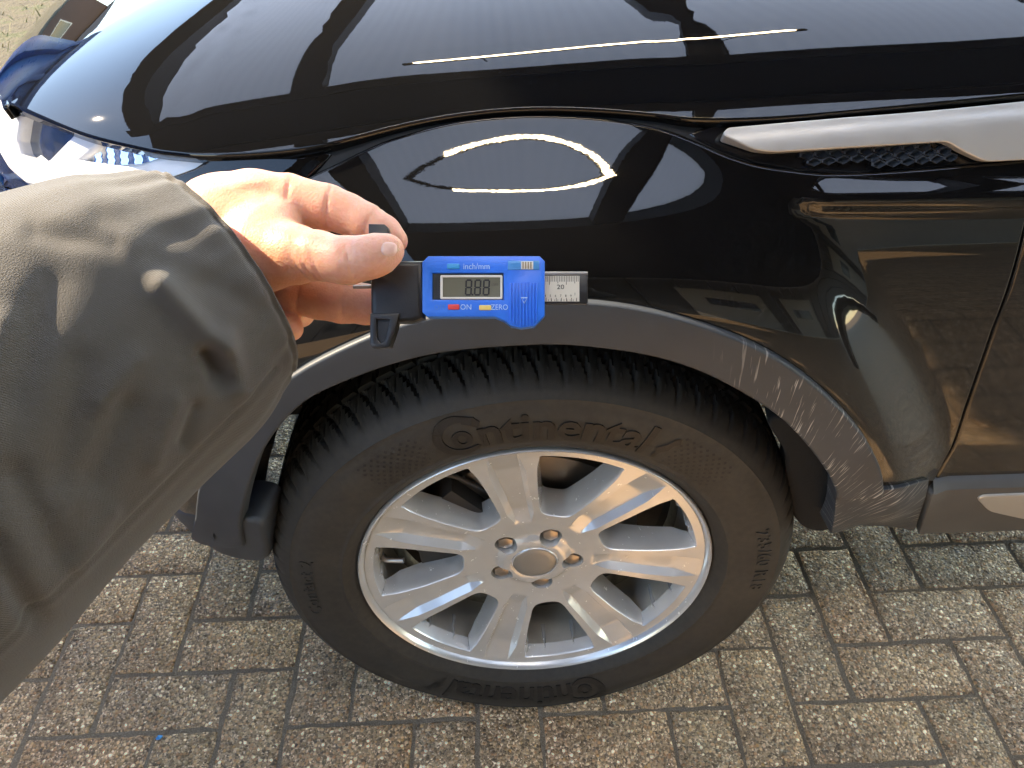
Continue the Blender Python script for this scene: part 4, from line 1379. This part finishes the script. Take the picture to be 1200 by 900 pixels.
gpr('slide_edge', [(625, 319), (688.5, 319), (688.5, 323.0), (625, 323.0)], -0.003, 0.0024, M_STEEL, slide, 0.0002)
ZS = 0.0023
gpr('scale_plate', [(630, 324), (678.5, 324), (678.5, 353.8), (630, 353.8)], 0.0018, ZS, simple('cream_scale', (0.62, 0.55, 0.43), 0.45, vary=0.05), slide)
q = []
for k in range(20):
    u = 639.3 + k * 1.97; L = 10 if k % 10 == 2 else (8.5 if k % 5 == 2 else 6.5)
    q.append([(u, 324.3), (u + 0.62, 324.3), (u + 0.62, 324.3 + L), (u, 324.3 + L)])
for k in range(7):
    u = 639.5 + k * 5.9; q.append([(u, 349.6), (u + 0.6, 349.6), (u + 0.6, 353.6), (u, 353.6)])
for k in range(10):
    u = 642.3 + k * 3.6; q.append([(u, 351.4), (u + 0.45, 351.4), (u + 0.45, 353.6), (u, 353.6)])
flat_quads('scale_mark', q, ZS, M_PRINTD, slide, 0.00006)
gtext('scale_number', '20', 656.5, 337.2, 5.6, M_PRINTD, slide, ZS + 0.0001, 1.2)
for k, d_ in enumerate('456789'):
    gtext('scale_number', d_, 638.8 + k * 5.95, 347.4, 2.9, M_PRINTD, slide, ZS + 0.0001)
gtext('scale_number', '1', 673.3, 345.4, 3.4, M_PRINTD, slide, ZS + 0.0001)
V, F = tube_mesh([pd(414, 336.2, GD), pd(440, 336.0, GD)], 0.0009, 10); mesh('probe', V, F, M_STEEL, gauge, 60)

# ================================================================== the photographer: hand, sleeve
def cc_(u, v, d): return np.array([(u - 600) / FPX * d, (v - 450) / FPX * d, d])
def chain(P, pts, k=0.004):
    d = None
    for a, b in zip(pts[:-1], pts[1:]):
        q = cone_sd(P, cc_(*a[:3]), cc_(*b[:3]), a[3], b[3])
        d = q if d is None else smin(d, q, k)
    return d
def groove(P, u, v, d, n2, w=0.0009, amt=0.0011, rad=0.013):
    c = cc_(u, v, d); n = np.array([n2[0], n2[1], 0.0]); n /= np.linalg.norm(n)
    q = P - c
    return amt * np.exp(-((q @ n) / w) ** 2) * np.exp(-(np.linalg.norm(q, axis=-1) / rad) ** 4)
THUMB = [(312, 296, .388, .0200), (345, 298, .380, .0138), (374, 300, .373, .0112), (396, 304.5, .368, .0100), (410, 305, .366, .0103), (434, 301, .363, .0093), (449, 296, .3625, .0082), (457, 292.5, .3625, .0060)]
INDEX = [(300, 240, .408, .0165), (338, 234, .407, .0125), (362, 238, .406, .0108), (384, 243, .405, .0110), (408, 251, .404, .0098), (430, 262, .402, .0094), (450, 273, .400, .0082), (463, 282, .398, .0064)]
MIDDLE = [(300, 315, .418, .0165), (345, 340, .412, .0125), (375, 348, .409, .0110), (402, 352, .407, .0112), (430, 357, .404, .0096), (452, 358, .401, .0086), (470, 352, .398, .0066)]
RING = [(290, 335, .428, .015), (325, 356, .428, .0110), (345, 362, .430, .0095), (352, 366, .434, .008)]
PINKY = [(280, 350, .424, .013), (312, 372, .416, .0088), (334, 383, .410, .0072), (342, 385.5, .408, .0058)]
def hand_sd(P):
    palm = chain(P, [(215, 315, .400, .026), (262, 262, .408, .0215), (300, 240, .409, .0170)], .012)
    palm = smin(palm, chain(P, [(215, 315, .405, .027), (270, 300, .412, .024), (302, 312, .418, .0175)], .012), .012)
    palm = smin(palm, chain(P, [(225, 330, .405, .024), (275, 340, .420, .018)], .012), .012)
    palm = smin(palm, cone_sd(P, cc_(262, 262, .407), cc_(322, 262, .396), .0205, .0125), .010)      # web of the thumb
    idx = chain(P, INDEX); mid = chain(P, MIDDLE)
    idx = idx + groove(P, 340, 240, .400, (1, .05), .0009, .0012) + groove(P, 384, 243, .396, (1, .12), .0008, .0011) + groove(P, 432, 262, .395, (1, .5), .0007, .0006)
    mid = mid + groove(P, 402, 352, .398, (1, .1), .0008, .0009) + groove(P, 352, 342, .402, (1, .3), .0009, .0008)
    th = chain(P, THUMB)
    th = th + groove(P, 408, 303, .356, (1, -.25), .0007, .0007) + groove(P, 400, 304, .357, (1, -.15), .0006, .0005) + groove(P, 415, 303, .356, (1, -.2), .0006, .0004)
    th = th + groove(P, 361, 318, .364, (1, -.55), .0009, .0010) + groove(P, 354, 322, .366, (1, -.6), .0009, .0008) + groove(P, 371, 316, .362, (1, -.35), .0008, .0006)
    body = smin(palm, idx, .006)
    body = smin(body, mid, .004)
    body = smin(body, smin(chain(P, RING), chain(P, PINKY), .0008), .003)
    base = smin(palm, th, .011)
    d = smin(body, np.maximum(base, -1), .0012)
    d = d + 0.00007 * np.sin(P[..., 0] * 900 + 3 * np.sin(P[..., 1] * 500)) * np.sin(P[..., 1] * 800) * np.sin(P[..., 2] * 700)
    # tendons and veins on the back of the hand
    d = d - 0.0009 * np.exp(-(((P[..., 1] - cc_(290, 222, .4)[1]) + 0.25 * (P[..., 0] - cc_(290, 222, .4)[0])) / 0.003) ** 2) * np.exp(-((P[..., 0] - cc_(295, 222, .4)[0]) / 0.012) ** 2)
    return d
lo = np.array([cc_(205, 190, .40)[0], cc_(280, 180, .42)[1], .340]); hi = np.array([cc_(485, 300, .40)[0], cc_(280, 405, .42)[1], .462])
HV, HF = surface_nets(hand_sd, lo, hi, 0.00115)
t = NT('skin'); co = t.coords()
n = t.noise(co, 60, 6, 0.6); n2 = t.noise(co, 420, 3)
c = t.ramp(n, [(0.3, (0.62, 0.29, 0.185)), (0.55, (0.70, 0.36, 0.245)), (0.75, (0.73, 0.41, 0.29))])
t.l(t.mix(0.12, c, t.ramp(n2, [(0.35, (0.52, 0.22, 0.14)), (0.7, (0.75, 0.48, 0.36))])), t.b.inputs['Base Color'])
t.b.inputs['Subsurface Radius'].default_value = (1.0, 0.26, 0.10); t.b.inputs['Subsurface Scale'].default_value = 0.009
t.set(rough=0.46, sss=0.55, spec=0.4)
vo = t.n('TexVoronoi'); vo.inputs['Scale'].default_value = 950; t.l(co, vo.inputs['Vector'])
t.l(t.bump(t.math('ADD', vo.outputs['Distance'], t.math('MULTIPLY', t.noise(co, 500, 4), 0.8)), 0.3, 0.0005), t.b.inputs['Normal'])
M_SKIN = t.m
person = empty('person', (-0.35, -1.12, 0.0))
tag(person, 'person in a dark padded jacket reaching out with a bare left hand', 'person')
hand = mesh('hand', cam2world(HV), HF, M_SKIN, person, 80)
# thumb nail: a curved plate lying on the thumb tip
def hand_hit(u, v):
    d = np.array([(u - 600) / FPX, (v - 450) / FPX, 1.0]); a = 0.33
    for _ in range(80):
        q = hand_sd((d * a)[None, :])[0]
        a += q * 0.8
        if abs(q) < 1e-5: break
    return d * a
V = []; F = []
ncx, ncy = 456.0, 292.0
for i in range(9):
    for j in range(9):
        a, b = i / 4 - 1, j / 4 - 1
        ux, uy = a * math.sqrt(1 - b * b / 2), b * math.sqrt(1 - a * a / 2)
        u, v = ncx + ux * 10.5 - uy * 1.5, ncy + uy * 9.5 + ux * 1.5
        p = hand_hit(u, v); rim = max(abs(a), abs(b))
        V.append(p - np.array([0, 0, 0.0007 if rim < 0.99 else -0.0006]))
for i in range(8):
    for j in range(8):
        F.append((i * 9 + j, i * 9 + j + 1, i * 9 + j + 10, i * 9 + j + 9))
t = NT('fingernail'); t.set(base=(0.72, 0.42, 0.34), rough=0.28, sss=0.3, spec=0.5); t.b.inputs['Subsurface Scale'].default_value = 0.003
t.l(t.ramp(t.noise(t.coords(), 200, 3), [(0.3, (0.68, 0.38, 0.31)), (0.7, (0.76, 0.48, 0.40))]), t.b.inputs['Base Color'])
mesh('thumb_nail', cam2world(V), F, t.m, hand, 80)

# sleeve
t = NT('jacket_fabric'); co = t.coords()
n = t.noise(co, 18, 6, 0.6)
t.l(t.ramp(n, [(0.3, (0.052, 0.0475, 0.041)), (0.7, (0.068, 0.062, 0.054))]), t.b.inputs['Base Color'])
t.set(rough=0.72, sheen=0.22, sheenr=0.45, spec=0.35)
wv_ = t.n('TexWave', wave_type='BANDS', bands_direction='DIAGONAL'); wv_.inputs['Scale'].default_value = 520; wv_.inputs['Distortion'].default_value = 1.0; t.l(co, wv_.inputs['Vector'])
hsum = t.math('ADD', t.math('MULTIPLY', wv_.outputs['Fac'], 0.35), t.noise(co, 1500, 2))
b1 = t.bump(t.noise(co, 22, 3, 0.5, 0.4), 0.10, 0.006)
t.l(t.bump(hsum, 0.6, 0.0007, b1), t.b.inputs['Normal'])
M_JACKET = t.m
CL = [(274, 319, .398, .0535), (261, 327, .3955, .0572), (234, 343, .389, .0632), (188, 371, .380, .0722), (97, 420, .363, .0790), (8, 474, .348, .0850), (-80, 534, .333, .0915), (-192, 616, .315, .0955), (-340, 720, .300, .098)]
cl = spline([np.r_[cc_(*c[:3]), c[3]] for c in CL], 360)
NTH = 300
DENTS = [((246, 418), (258, 442), 13, .0120), ((190, 335), (256, 406), 15, -.0065), ((266, 395), (280, 455), 14, -.004), ((150, 480), (112, 560), 20, .0050), ((95, 430), (70, 560), 22, .0040),
         ((180, 300), (300, 360), 15, .0022), ((120, 250), (250, 290), 18, .0020), ((20, 560), (70, 650), 20, .0050), ((-10, 640), (40, 720), 16, .0060), ((60, 330), (10, 460), 26, .0035),
         ((130, 600), (90, 660), 12, -.003), ((205, 470), (180, 540), 12, -.003), 
         ((230, 480), (215, 520), 8, .0035), ((40, 270), (130, 285), 14, .0022),
         ((10, 380), (-20, 520), 20, -.004), ((160, 420), (120, 470), 14, -.003)]
SEAM = [(322, 432), (290, 470), (250, 510), (205, 555), (150, 610), (95, 665), (20, 740), (-60, 815), (-150, 900)]
axis = np.gradient(cl[:, :3], axis=0); axis /= np.linalg.norm(axis, axis=1)[:, None]
V = np.zeros((len(cl), NTH, 3)); ths = np.linspace(0, 2 * math.pi, NTH, endpoint=False)
arcl = np.r_[0, np.cumsum(np.linalg.norm(np.diff(cl[:, :3], axis=0), axis=1))]
for i in range(len(cl)):
    tz = axis[i]
    a = np.cross(tz, [0, 0, 1.0]); a /= np.linalg.norm(a); b = np.cross(tz, a)
    s = arcl[i]
    hem = 1 - 0.03 * math.exp(-((s - 0.0115) / 0.0016) ** 2) - 0.06 * (1 - min(1, s / 0.0025)) ** 2
    puck = 0.0008 * math.exp(-s / 0.045) * np.sin(ths * 19 + 2.0 * np.sin(ths * 3) + s * 40) + 0.0006 * math.exp(-s / 0.02) * np.sin(ths * 33 + 1)
    slow = 0.0009 * np.sin(ths * 3 + s * 30) + 0.0006 * np.sin(ths * 5 - s * 55 + 1)
    r = cl[i, 3] * hem + puck * min(1, s / 0.012) + slow * min(1, s / 0.03)
    V[i] = cl[i, :3] + (np.outer(np.cos(ths), a) + np.outer(np.sin(ths), b)) * r[:, None]
nrm = (V - cl[:, None, :3]); nrm /= np.linalg.norm(nrm, axis=2)[:, :, None]
facing = np.clip(-np.einsum('ijk,ijk->ij', nrm, V / np.linalg.norm(V, axis=2)[:, :, None]) * 3 + 0.4, 0, 1)
uv = np.stack([600 + FPX * V[..., 0] / V[..., 2], 450 + FPX * V[..., 1] / V[..., 2]], -1)
dsp = np.zeros(V.shape[:2])
for (p0, p1, w, dep) in DENTS:
    d, a = seg_dist(np.array([p0, p1], float), uv.reshape(-1, 2), closed=False)
    dsp -= 0.75 * dep * np.exp(-(d.reshape(dsp.shape) / w) ** 2)
d, a = seg_dist(np.array(SEAM, float), uv.reshape(-1, 2), closed=False)
d = d.reshape(dsp.shape); st = 0.5
dsp -= 0.0008 * np.exp(-(d / 2.2) ** 2); dsp += 0.0004 * np.exp(-((d - 6) / 3.5) ** 2)
V = V + nrm * (dsp * facing)[:, :, None]
# turn the hem inwards
inner = [V[0] + (cl[0, :3] - V[0]) * k + axis[0] * dz for k, dz in ((0.035, -0.0006), (0.07, 0.001), (0.08, 0.012), (0.12, 0.05))]
inn_s = np.array(inner[::-1])
VV = np.vstack([inn_s, V])
rows, F = len(VV), []
for i in range(rows - 1):
    for k in range(NTH):
        l = (k + 1) % NTH
        F.append((i * NTH + k, i * NTH + l, (i + 1) * NTH + l, (i + 1) * NTH + k))
sleeve = mesh('jacket_sleeve', cam2world(VV.reshape(-1, 3)), F, M_JACKET, person, 80)
SLEEVE_END = cam2world(cl[-45, :3])

# ---- the rest of the photographer (mirrored in the paint)
def jacket_sd(P):
    e = np.asarray(SLEEVE_END)
    d = cone_sd(P, (-0.20, -1.13, 0.78), (-0.17, -1.10, 1.16), 0.175, 0.165)
    d = smin(d, cone_sd(P, (-0.33, -1.09, 1.22), (0.03, -1.09, 1.24), 0.085, 0.085), 0.06)
    d = smin(d, cone_sd(P, (-0.36, -1.07, 1.20), e, 0.098, 0.092), 0.03)
    d = smin(d, cone_sd(P, (0.04, -1.07, 1.20), (0.19, -1.03, 0.97), 0.085, 0.066), 0.03)
    d = smin(d, cone_sd(P, (0.19, -1.03, 0.97), (0.07, -0.83, 1.16), 0.066, 0.050), 0.02)
    d = smin(d, cone_sd(P, (-0.13, -1.05, 1.28), (-0.12, -1.03, 1.33), 0.072, 0.066), 0.03)
    return d + 0.004 * np.sin(P[..., 2] * 60 + 3 * np.sin(P[..., 0] * 20)) * np.sin(P[..., 0] * 25)
V, F = surface_nets(jacket_sd, (-0.60, -1.42, 0.50), (0.36, -0.50, 1.46), 0.012)
mesh('jacket', V, F, M_JACKET, person, 80)
HC = np.array([-0.10, -0.985, 1.475])
def head_sd(P):
    d = ell_sd(P, HC, (0.075, 0.095, 0.115))
    d = smin(d, ell_sd(P, HC + [0, 0.035, -0.065], (0.052, 0.058, 0.055)), 0.03)
    d = smin(d, cone_sd(P, HC + [0, 0.088, -0.005], HC + [0, 0.112, -0.03], 0.010, 0.014), 0.012)      # nose
    for s in (-1, 1):
        d = np.maximum(d, -(np.linalg.norm(P - (HC + [s * 0.031, 0.098, 0.012]), axis=-1) - 0.016)) if False else d + 0.008 * np.exp(-(np.linalg.norm(P - (HC + [s * 0.031, 0.09, 0.012]), axis=-1) / 0.016) ** 2)
        d = smin(d, ell_sd(P, HC + [s * 0.078, 0.0, 0.0], (0.010, 0.022, 0.032)), 0.008)
    d = d + 0.005 * np.exp(-(((P[..., 2] - HC[2] + 0.062) / 0.004) ** 2 + ((P[..., 0] - HC[0]) / 0.024) ** 2 + ((P[..., 1] - HC[1] - 0.09) / 0.03) ** 2))
    d = smin(d, cone_sd(P, HC + [0, -0.01, -0.08], (-0.13, -1.05, 1.28), 0.052, 0.060), 0.02)
    return d
V, F = surface_nets(head_sd, HC - [0.12, 0.16, 0.24], HC + [0.12, 0.16, 0.15], 0.006)
head_o = mesh('head', V, F, M_SKIN, person, 80)
def hair_sd(P):
    d = ell_sd(P, HC + [0, -0.012, 0.022], (0.083, 0.100, 0.106))
    cut = (P[..., 1] - HC[1]) * 0.9 - (P[..., 2] - HC[2]) * 0.9 - 0.012
    return np.maximum(d, cut) + 0.0015 * np.sin(P[..., 0] * 300) * np.sin(P[..., 1] * 260)
V, F = surface_nets(hair_sd, HC - [0.12, 0.16, 0.14], HC + [0.12, 0.14, 0.16], 0.006)
mesh('hair', V, F, simple('dark_hair', (0.02, 0.014, 0.010), 0.5, grain=0.5, gscale=400), head_o, 80)
for s in (-1, 1):
    bm = bmesh.new(); bmesh.ops.create_uvsphere(bm, u_segments=12, v_segments=8, radius=0.011, matrix=Matrix.Translation(Vector(HC + [s * 0.031, 0.078, 0.012])))
    bm_obj('eye', bm, simple('eye_white', (0.5, 0.47, 0.44), 0.2), head_o, 80)
def leg_sd(P):
    d = None
    for s, x in ((-1, -0.29), (1, -0.09)):
        q = smin(cone_sd(P, (-0.20 + s * 0.085, -1.13, 0.80), (x, -1.06, 0.46), 0.10, 0.070), cone_sd(P, (x, -1.06, 0.46), (x, -1.14, 0.09), 0.070, 0.052), 0.02)
        d = q if d is None else smin(d, q, 0.02)
    return d
V, F = surface_nets(leg_sd, (-0.50, -1.32, 0.02), (0.16, -0.86, 0.95), 0.014)
mesh('trousers', V, F, simple('dark_trousers', (0.02, 0.022, 0.03), 0.85, grain=0.3), person, 80)
for x in (-0.29, -0.09):
    def shoe_sd(P, x=x):
        d = smin(ell_sd(P, (x, -1.03, 0.045), (0.045, 0.13, 0.050)), ell_sd(P, (x, -1.13, 0.07), (0.042, 0.06, 0.07)), 0.02)
        return np.maximum(d, 0.002 - P[..., 2])
    V, F = surface_nets(shoe_sd, (x - 0.07, -1.25, -0.01), (x + 0.07, -0.87, 0.16), 0.010)
    mesh('shoe', V, F, M_GBLK, person, 60)
RH = np.array([0.03, -0.775, 1.225])
def rhand_sd(P):
    d = cone_sd(P, (0.07, -0.83, 1.16), RH, 0.028, 0.032)
    for k, (dx, dz) in enumerate(((-0.055, 0.035), (-0.062, 0.018), (-0.062, 0.0), (-0.052, -0.018))):
        d = smin(d, smin(cone_sd(P, RH + [0, 0.005, dz * .8], RH + [dx * .6, 0.012, dz], 0.011, 0.010), cone_sd(P, RH + [dx * .6, 0.012, dz], RH + [dx, -0.006, dz], 0.010, 0.0075), .003), 0.004)
    d = smin(d, smin(cone_sd(P, RH, RH + [-0.01, -0.035, 0.03], 0.014, 0.011), cone_sd(P, RH + [-0.01, -0.035, 0.03], RH + [-0.045, -0.04, 0.04], 0.011, 0.008), .003), 0.006)
    return d
V, F = surface_nets(rhand_sd, RH - [0.09, 0.09, 0.10], RH + [0.09, 0.05, 0.08], 0.004)
mesh('right_hand', V, F, M_SKIN, person, 80)

# ================================================================== canopy over the yard (seen mirrored in the paint)
t = NT('translucent_roof_sheet'); nt = t.t; nt.nodes.remove(t.b)
tl = t.n('BsdfTranslucent'); df = t.n('BsdfDiffuse'); ms = t.n('MixShader'); ms.inputs[0].default_value = 0.12
co = t.coords()
wv_ = t.n('TexWave', wave_type='BANDS', bands_direction='X'); wv_.inputs['Scale'].default_value = 4.0; t.l(co, wv_.inputs['Vector'])
cr_ = t.ramp(wv_.outputs['Fac'], [(0.0, (0.70, 0.78, 0.90)), (1.0, (0.73, 0.81, 0.93))])
t.l(cr_, tl.inputs[0]); df.inputs[0].default_value = (0.5, 0.52, 0.55, 1)
t.l(tl.outputs[0], ms.inputs[1]); t.l(df.outputs[0], ms.inputs[2]); t.l(ms.outputs[0], t.out.inputs['Surface'])
M_SHEET = t.m
M_BEAM = simple('dark_painted_steel', (0.012, 0.012, 0.013), 0.6, vary=0.2)
canopy = empty('canopy', (4.0, 3.0, 0.0))
tag(canopy, 'grey translucent canopy roof on dark steel beams, mirrored in the bonnet', 'canopy')
CZ = 4.1
CX0, CX1 = -3.05, 14.0
BAYS = [(-2.35, -0.85), (0.5, 13.0)]
NBX = 9
xs_ = np.linspace(CX0, CX1, NBX + 1)
for (ya, yb) in BAYS:
    for i in range(NBX):
        box('roof_sheet', (xs_[i] + 0.06, ya + 0.06, CZ + 0.02), (xs_[i + 1] - 0.06, yb - 0.06, CZ + 0.035), M_SHEET, canopy)
    for i in range(NBX + 1):
        box('beam', (xs_[i] - 0.13, ya, CZ - 0.26), (xs_[i] + 0.13, yb, CZ + 0.015), M_BEAM, canopy)
    for y in (ya, yb):
        box('edge_beam', (CX0 - 0.15, y - 0.12, CZ - 0.30), (CX1, y + 0.12, CZ + 0.05), M_BEAM, canopy)
box('deck', (CX0 - 0.15, BAYS[0][1] + 0.1, CZ - 0.1), (CX1, BAYS[1][0] - 0.1, CZ + 0.04), M_BEAM, canopy)
box('eaves_deck', (-1.2, -6.9, CZ - 0.1), (CX1, BAYS[0][0] - 0.12, CZ + 0.04), M_BEAM, canopy)
for x, y in ((CX0 + 0.3, 13.0), (5.2, 13.0), (13.0, 13.0), (5.2, 0.3), (13.0, 0.3), (13.5, -2.35), (5.2, -2.35)):
    box('column', (x - 0.11, y - 0.11, 0.0), (x + 0.11, y + 0.11, CZ - 0.25), M_BEAM, canopy)
t = NT('lit_tube'); t.set(base=(0.9, 0.9, 0.85), emis=(1.0, 0.86, 0.62), emiss=14.0); M_TUBE = t.m
lamp = empty('tube_light', (0.2, 0.5, CZ))
tag(lamp, 'long lit tube lamp under the canopy, mirrored as a thin bright line in the bonnet', 'lamp')
LY, LZ = 0.80, 3.55
V, F = tube_mesh([(-0.5, 0.92, LZ + 0.05), (1.08, 1.16, LZ + 0.05)], 0.035, 8); mesh('lamp_body', V, F, M_BEAM, lamp)
V, F = tube_mesh([(-0.45, 0.93, LZ), (1.03, 1.15, LZ)], 0.022, 10); mesh('tube', V, F, M_TUBE, lamp, 60)
for x in (-0.2, 0.9):
    V, F = tube_mesh([(x, 0.97 + 0.15 * (x + 0.2), LZ + 0.08), (x, 0.97 + 0.15 * (x + 0.2), CZ)], 0.006, 6); mesh('hanger', V, F, M_BEAM, lamp)

lamp2 = empty('tube_light', (0.0, -1.15, CZ)); tag(lamp2, 'lit tube lamp overhead, mirrored as a bright curved line in the front wing', 'lamp')
LY2 = -1.34
V, F = tube_mesh([(-1.5, LY2, 3.625), (0.95, LY2, 3.625)], 0.010, 8); mesh('cable', V, F, M_BEAM, lamp2)
V, F = tube_mesh([(-0.43, LY2, 3.60), (0.9, LY2, 3.60)], 0.013, 10); mesh('tube', V, F, M_TUBE, lamp2, 60)
for x in (-0.9, 0.6):
    V, F = tube_mesh([(x, LY2, 3.67), (x, LY2, CZ)], 0.006, 6); mesh('hanger', V, F, M_BEAM, lamp2)

# workshop behind the photographer
M_WALL = simple('dark_corrugated_cladding', (0.045, 0.047, 0.05), 0.6, vary=0.2)
bld = empty('workshop', (3.0, -7.0, 0.0)); tag(bld, 'dark clad workshop behind the photographer, mirrored in the car', 'building')
V = []; F = []
for i in range(18):
    x = -4.2 + i
    for dx, dy in ((0.0, -0.03), (0.02, 0.0), (0.96, 0.0), (0.98, -0.03)):
        V += [(x + dx, -7.0 + dy, 0.0), (x + dx, -7.0 + dy, 4.6)]
n = len(V) // 2
for i in range(n - 1): F.append((2 * i, 2 * i + 2, 2 * i + 3, 2 * i + 1))
mesh('wall', V, F, M_WALL, bld, 10)
box('roof_edge', (-4.4, -7.3, 4.6), (14.0, -6.85, 4.85), M_BEAM, bld)
M_DOORW = simple('pale_roller_door', (0.38, 0.37, 0.34), 0.5, vary=0.06)
M_GLASSB = simple('window_glass', (0.03, 0.035, 0.04), 0.05, 0, ior=1.5)
for x in (2.6, 7.2):
    d = box('roller_door', (x, -6.96, 0.0), (x + 3.2, -6.93, 3.1), M_DOORW, bld)
    box('door_window', (x + 0.6, -6.93, 1.6), (x + 2.6, -6.92, 2.3), M_GLASSB, d)
for x in (-3.2, -0.6):
    w = box('window', (x, -6.965, 1.0), (x + 1.6, -6.92, 2.2), M_BEAM, bld)
    box('pane', (x + 0.06, -6.92, 1.06), (x + 0.77, -6.915, 2.14), M_GLASSB, w); box('pane', (x + 0.83, -6.92, 1.06), (x + 1.54, -6.915, 2.14), M_GLASSB, w)

# feather flags in front of the yard
M_FLAGS = [simple('navy_flag_cloth', (0.02, 0.035, 0.10), 0.8), simple('blue_flag_cloth', (0.03, 0.10, 0.35), 0.8), simple('grey_flag_cloth', (0.25, 0.25, 0.26), 0.8)]
FL = [(-7.2, -1.2, 0, 'navy feather flag nearest the car, mirrored in the bonnet corner'), (-8.2, -3.0, 1, 'blue feather flag in the middle of three, mirrored in the bonnet corner'), (-8.6, -5.2, 2, 'grey feather flag farthest back, mirrored in the bonnet corner')]
for x, y, mi, lab in FL:
    fl_ = empty('feather_flag', (x, y, 0)); tag(fl_, lab, 'flag', 'feather flags along the yard')
    pts = spline([(x, y, 0), (x, y, 2.2), (x + 0.03, y, 3.4), (x + 0.20, y, 3.95), (x + 0.5, y, 4.1)], 30)
    V, F = tube_mesh(pts, 0.018, 8); mesh('pole', V, F, M_BEAM, fl_, 60)
    V = []; F = []
    for i, p in enumerate(pts[6:]):
        w = 0.62 * math.sin(math.pi * min(1, (i + 3) / 26)) ** 0.6
        for j in range(5):
            f_ = j / 4
            V.append((min(p[0] + 0.02 + w * f_, x + 0.75), p[1] + 0.05 * math.sin(i * 0.5 + j), p[2] - 0.1 * f_))
    for i in range(len(pts) - 7):
        for j in range(4): F.append((i * 5 + j, i * 5 + j + 1, (i + 1) * 5 + j + 1, (i + 1) * 5 + j))
    fo = mesh('banner', V, F, M_FLAGS[mi], fl_, 60)
    md = fo.modifiers.new('thick', 'SOLIDIFY'); md.thickness = 0.003
    box('base_plate', (x - 0.25, y - 0.25, 0), (x + 0.25, y + 0.25, 0.03), M_BEAM, fl_, 0.005)

# blue container: end visible past the nose, bulk added to shade the paving
M_BPOST = simple('bright_blue_paint', (0.010, 0.095, 0.36), 0.32, vary=0.12, grain=0.1, gscale=60)
BX0, BX1, BY0, BY1, BH = -3.2, -1.66, -1.3, 2.02, 1.56
shade_skip = empty('container', ((BX0 + BX1) / 2, (BY0 + BY1) / 2, 0.0)); tag(shade_skip, 'bright blue steel container beyond the nose of the car, built tall to shade the paving', 'container')
box('body', (BX0, BY0, 0.06), (BX1, BY1, BH - 0.06), M_BPOST, shade_skip, 0.01)
box('rim', (BX0 - 0.04, BY0 - 0.04, BH - 0.06), (BX1 + 0.04, BY1 + 0.04, BH), M_BPOST, shade_skip, 0.01)
for k in range(7):
    y = BY0 + 0.12 + k * (BY1 - BY0 - 0.24) / 6
    box('rib', (BX1 - 0.005, y - 0.04, 0.06), (BX1 + 0.035, y + 0.04, BH - 0.06), M_BPOST, shade_skip, 0.006)
for y in (BY0 + 0.3, BY1 - 0.3):
    box('skid', (BX0 + 0.05, y - 0.08, -0.016), (BX1 - 0.05, y + 0.08, 0.06), M_BEAM, shade_skip, 0.004)

# brick house across the road, mirrored dark along the nose of the car
M_BRICKW = simple('brown_brick_wall', (0.10, 0.055, 0.04), 0.85, vary=0.25)
M_ROOFT = simple('dark_roof_tiles', (0.035, 0.03, 0.03), 0.7, vary=0.25)
hs = empty('house', (-18, 6, 0)); tag(hs, 'long brown brick house with dark roof across the road', 'house')
box('wall', (-22, -6, -0.016), (-15, 26, 4.6), M_BRICKW, hs)
mesh('roof', [(-22.4, -6.4, 4.6), (-14.6, -6.4, 4.6), (-18.5, -6.4, 7.4), (-22.4, 26.4, 4.6), (-14.6, 26.4, 4.6), (-18.5, 26.4, 7.4)], [(0, 2, 1), (3, 4, 5), (0, 3, 5, 2), (1, 2, 5, 4), (0, 1, 4, 3)], M_ROOFT, hs)
for k in range(8):
    y = -4 + k * 3.7
    w = box('window', (-15.03, y, 1.1), (-14.96, y + 1.6, 2.6), M_CREAM, hs); box('pane', (-14.965, y + 0.08, 1.18), (-14.955, y + 1.52, 2.52), M_GLASSB, w)

# litter on the paving
P = hit(187, 865, lambda x, y, z: 0.0015 - z)
V, F = tube_mesh([P + [-0.004, -0.002, 0.001], P + [0.0, 0.0, 0.003], P + [0.004, 0.003, 0.001]], [0.002, 0.004, 0.0015], 7)
tag(mesh('plastic_scrap', V, F, simple('bright_blue_plastic', (0.02, 0.30, 0.75), 0.4)), 'tiny bright blue scrap of plastic on the paving', 'scrap')
for k, (u, v, a, L, lab) in enumerate(((83, 741, 0.5, 0.03, 'thin pale twig lying by the jacket sleeve on the paving'), (1002, 790, 1.9, 0.024, 'short dry stalk lying on the paving right of the tyre'))):
    P = hit(u, v, lambda x, y, z: 0.0015 - z); dv = np.array([math.cos(a), math.sin(a), 0])
    V, F = tube_mesh(spline([P - dv * L / 2, P + [0, 0.002, 0.002], P + dv * L / 2 + [0, 0, 0.001]], 8), 0.0011, 6)
    tag(mesh('twig', V, F, simple('dry_straw', (0.42, 0.33, 0.2), 0.7)), lab, 'twig')
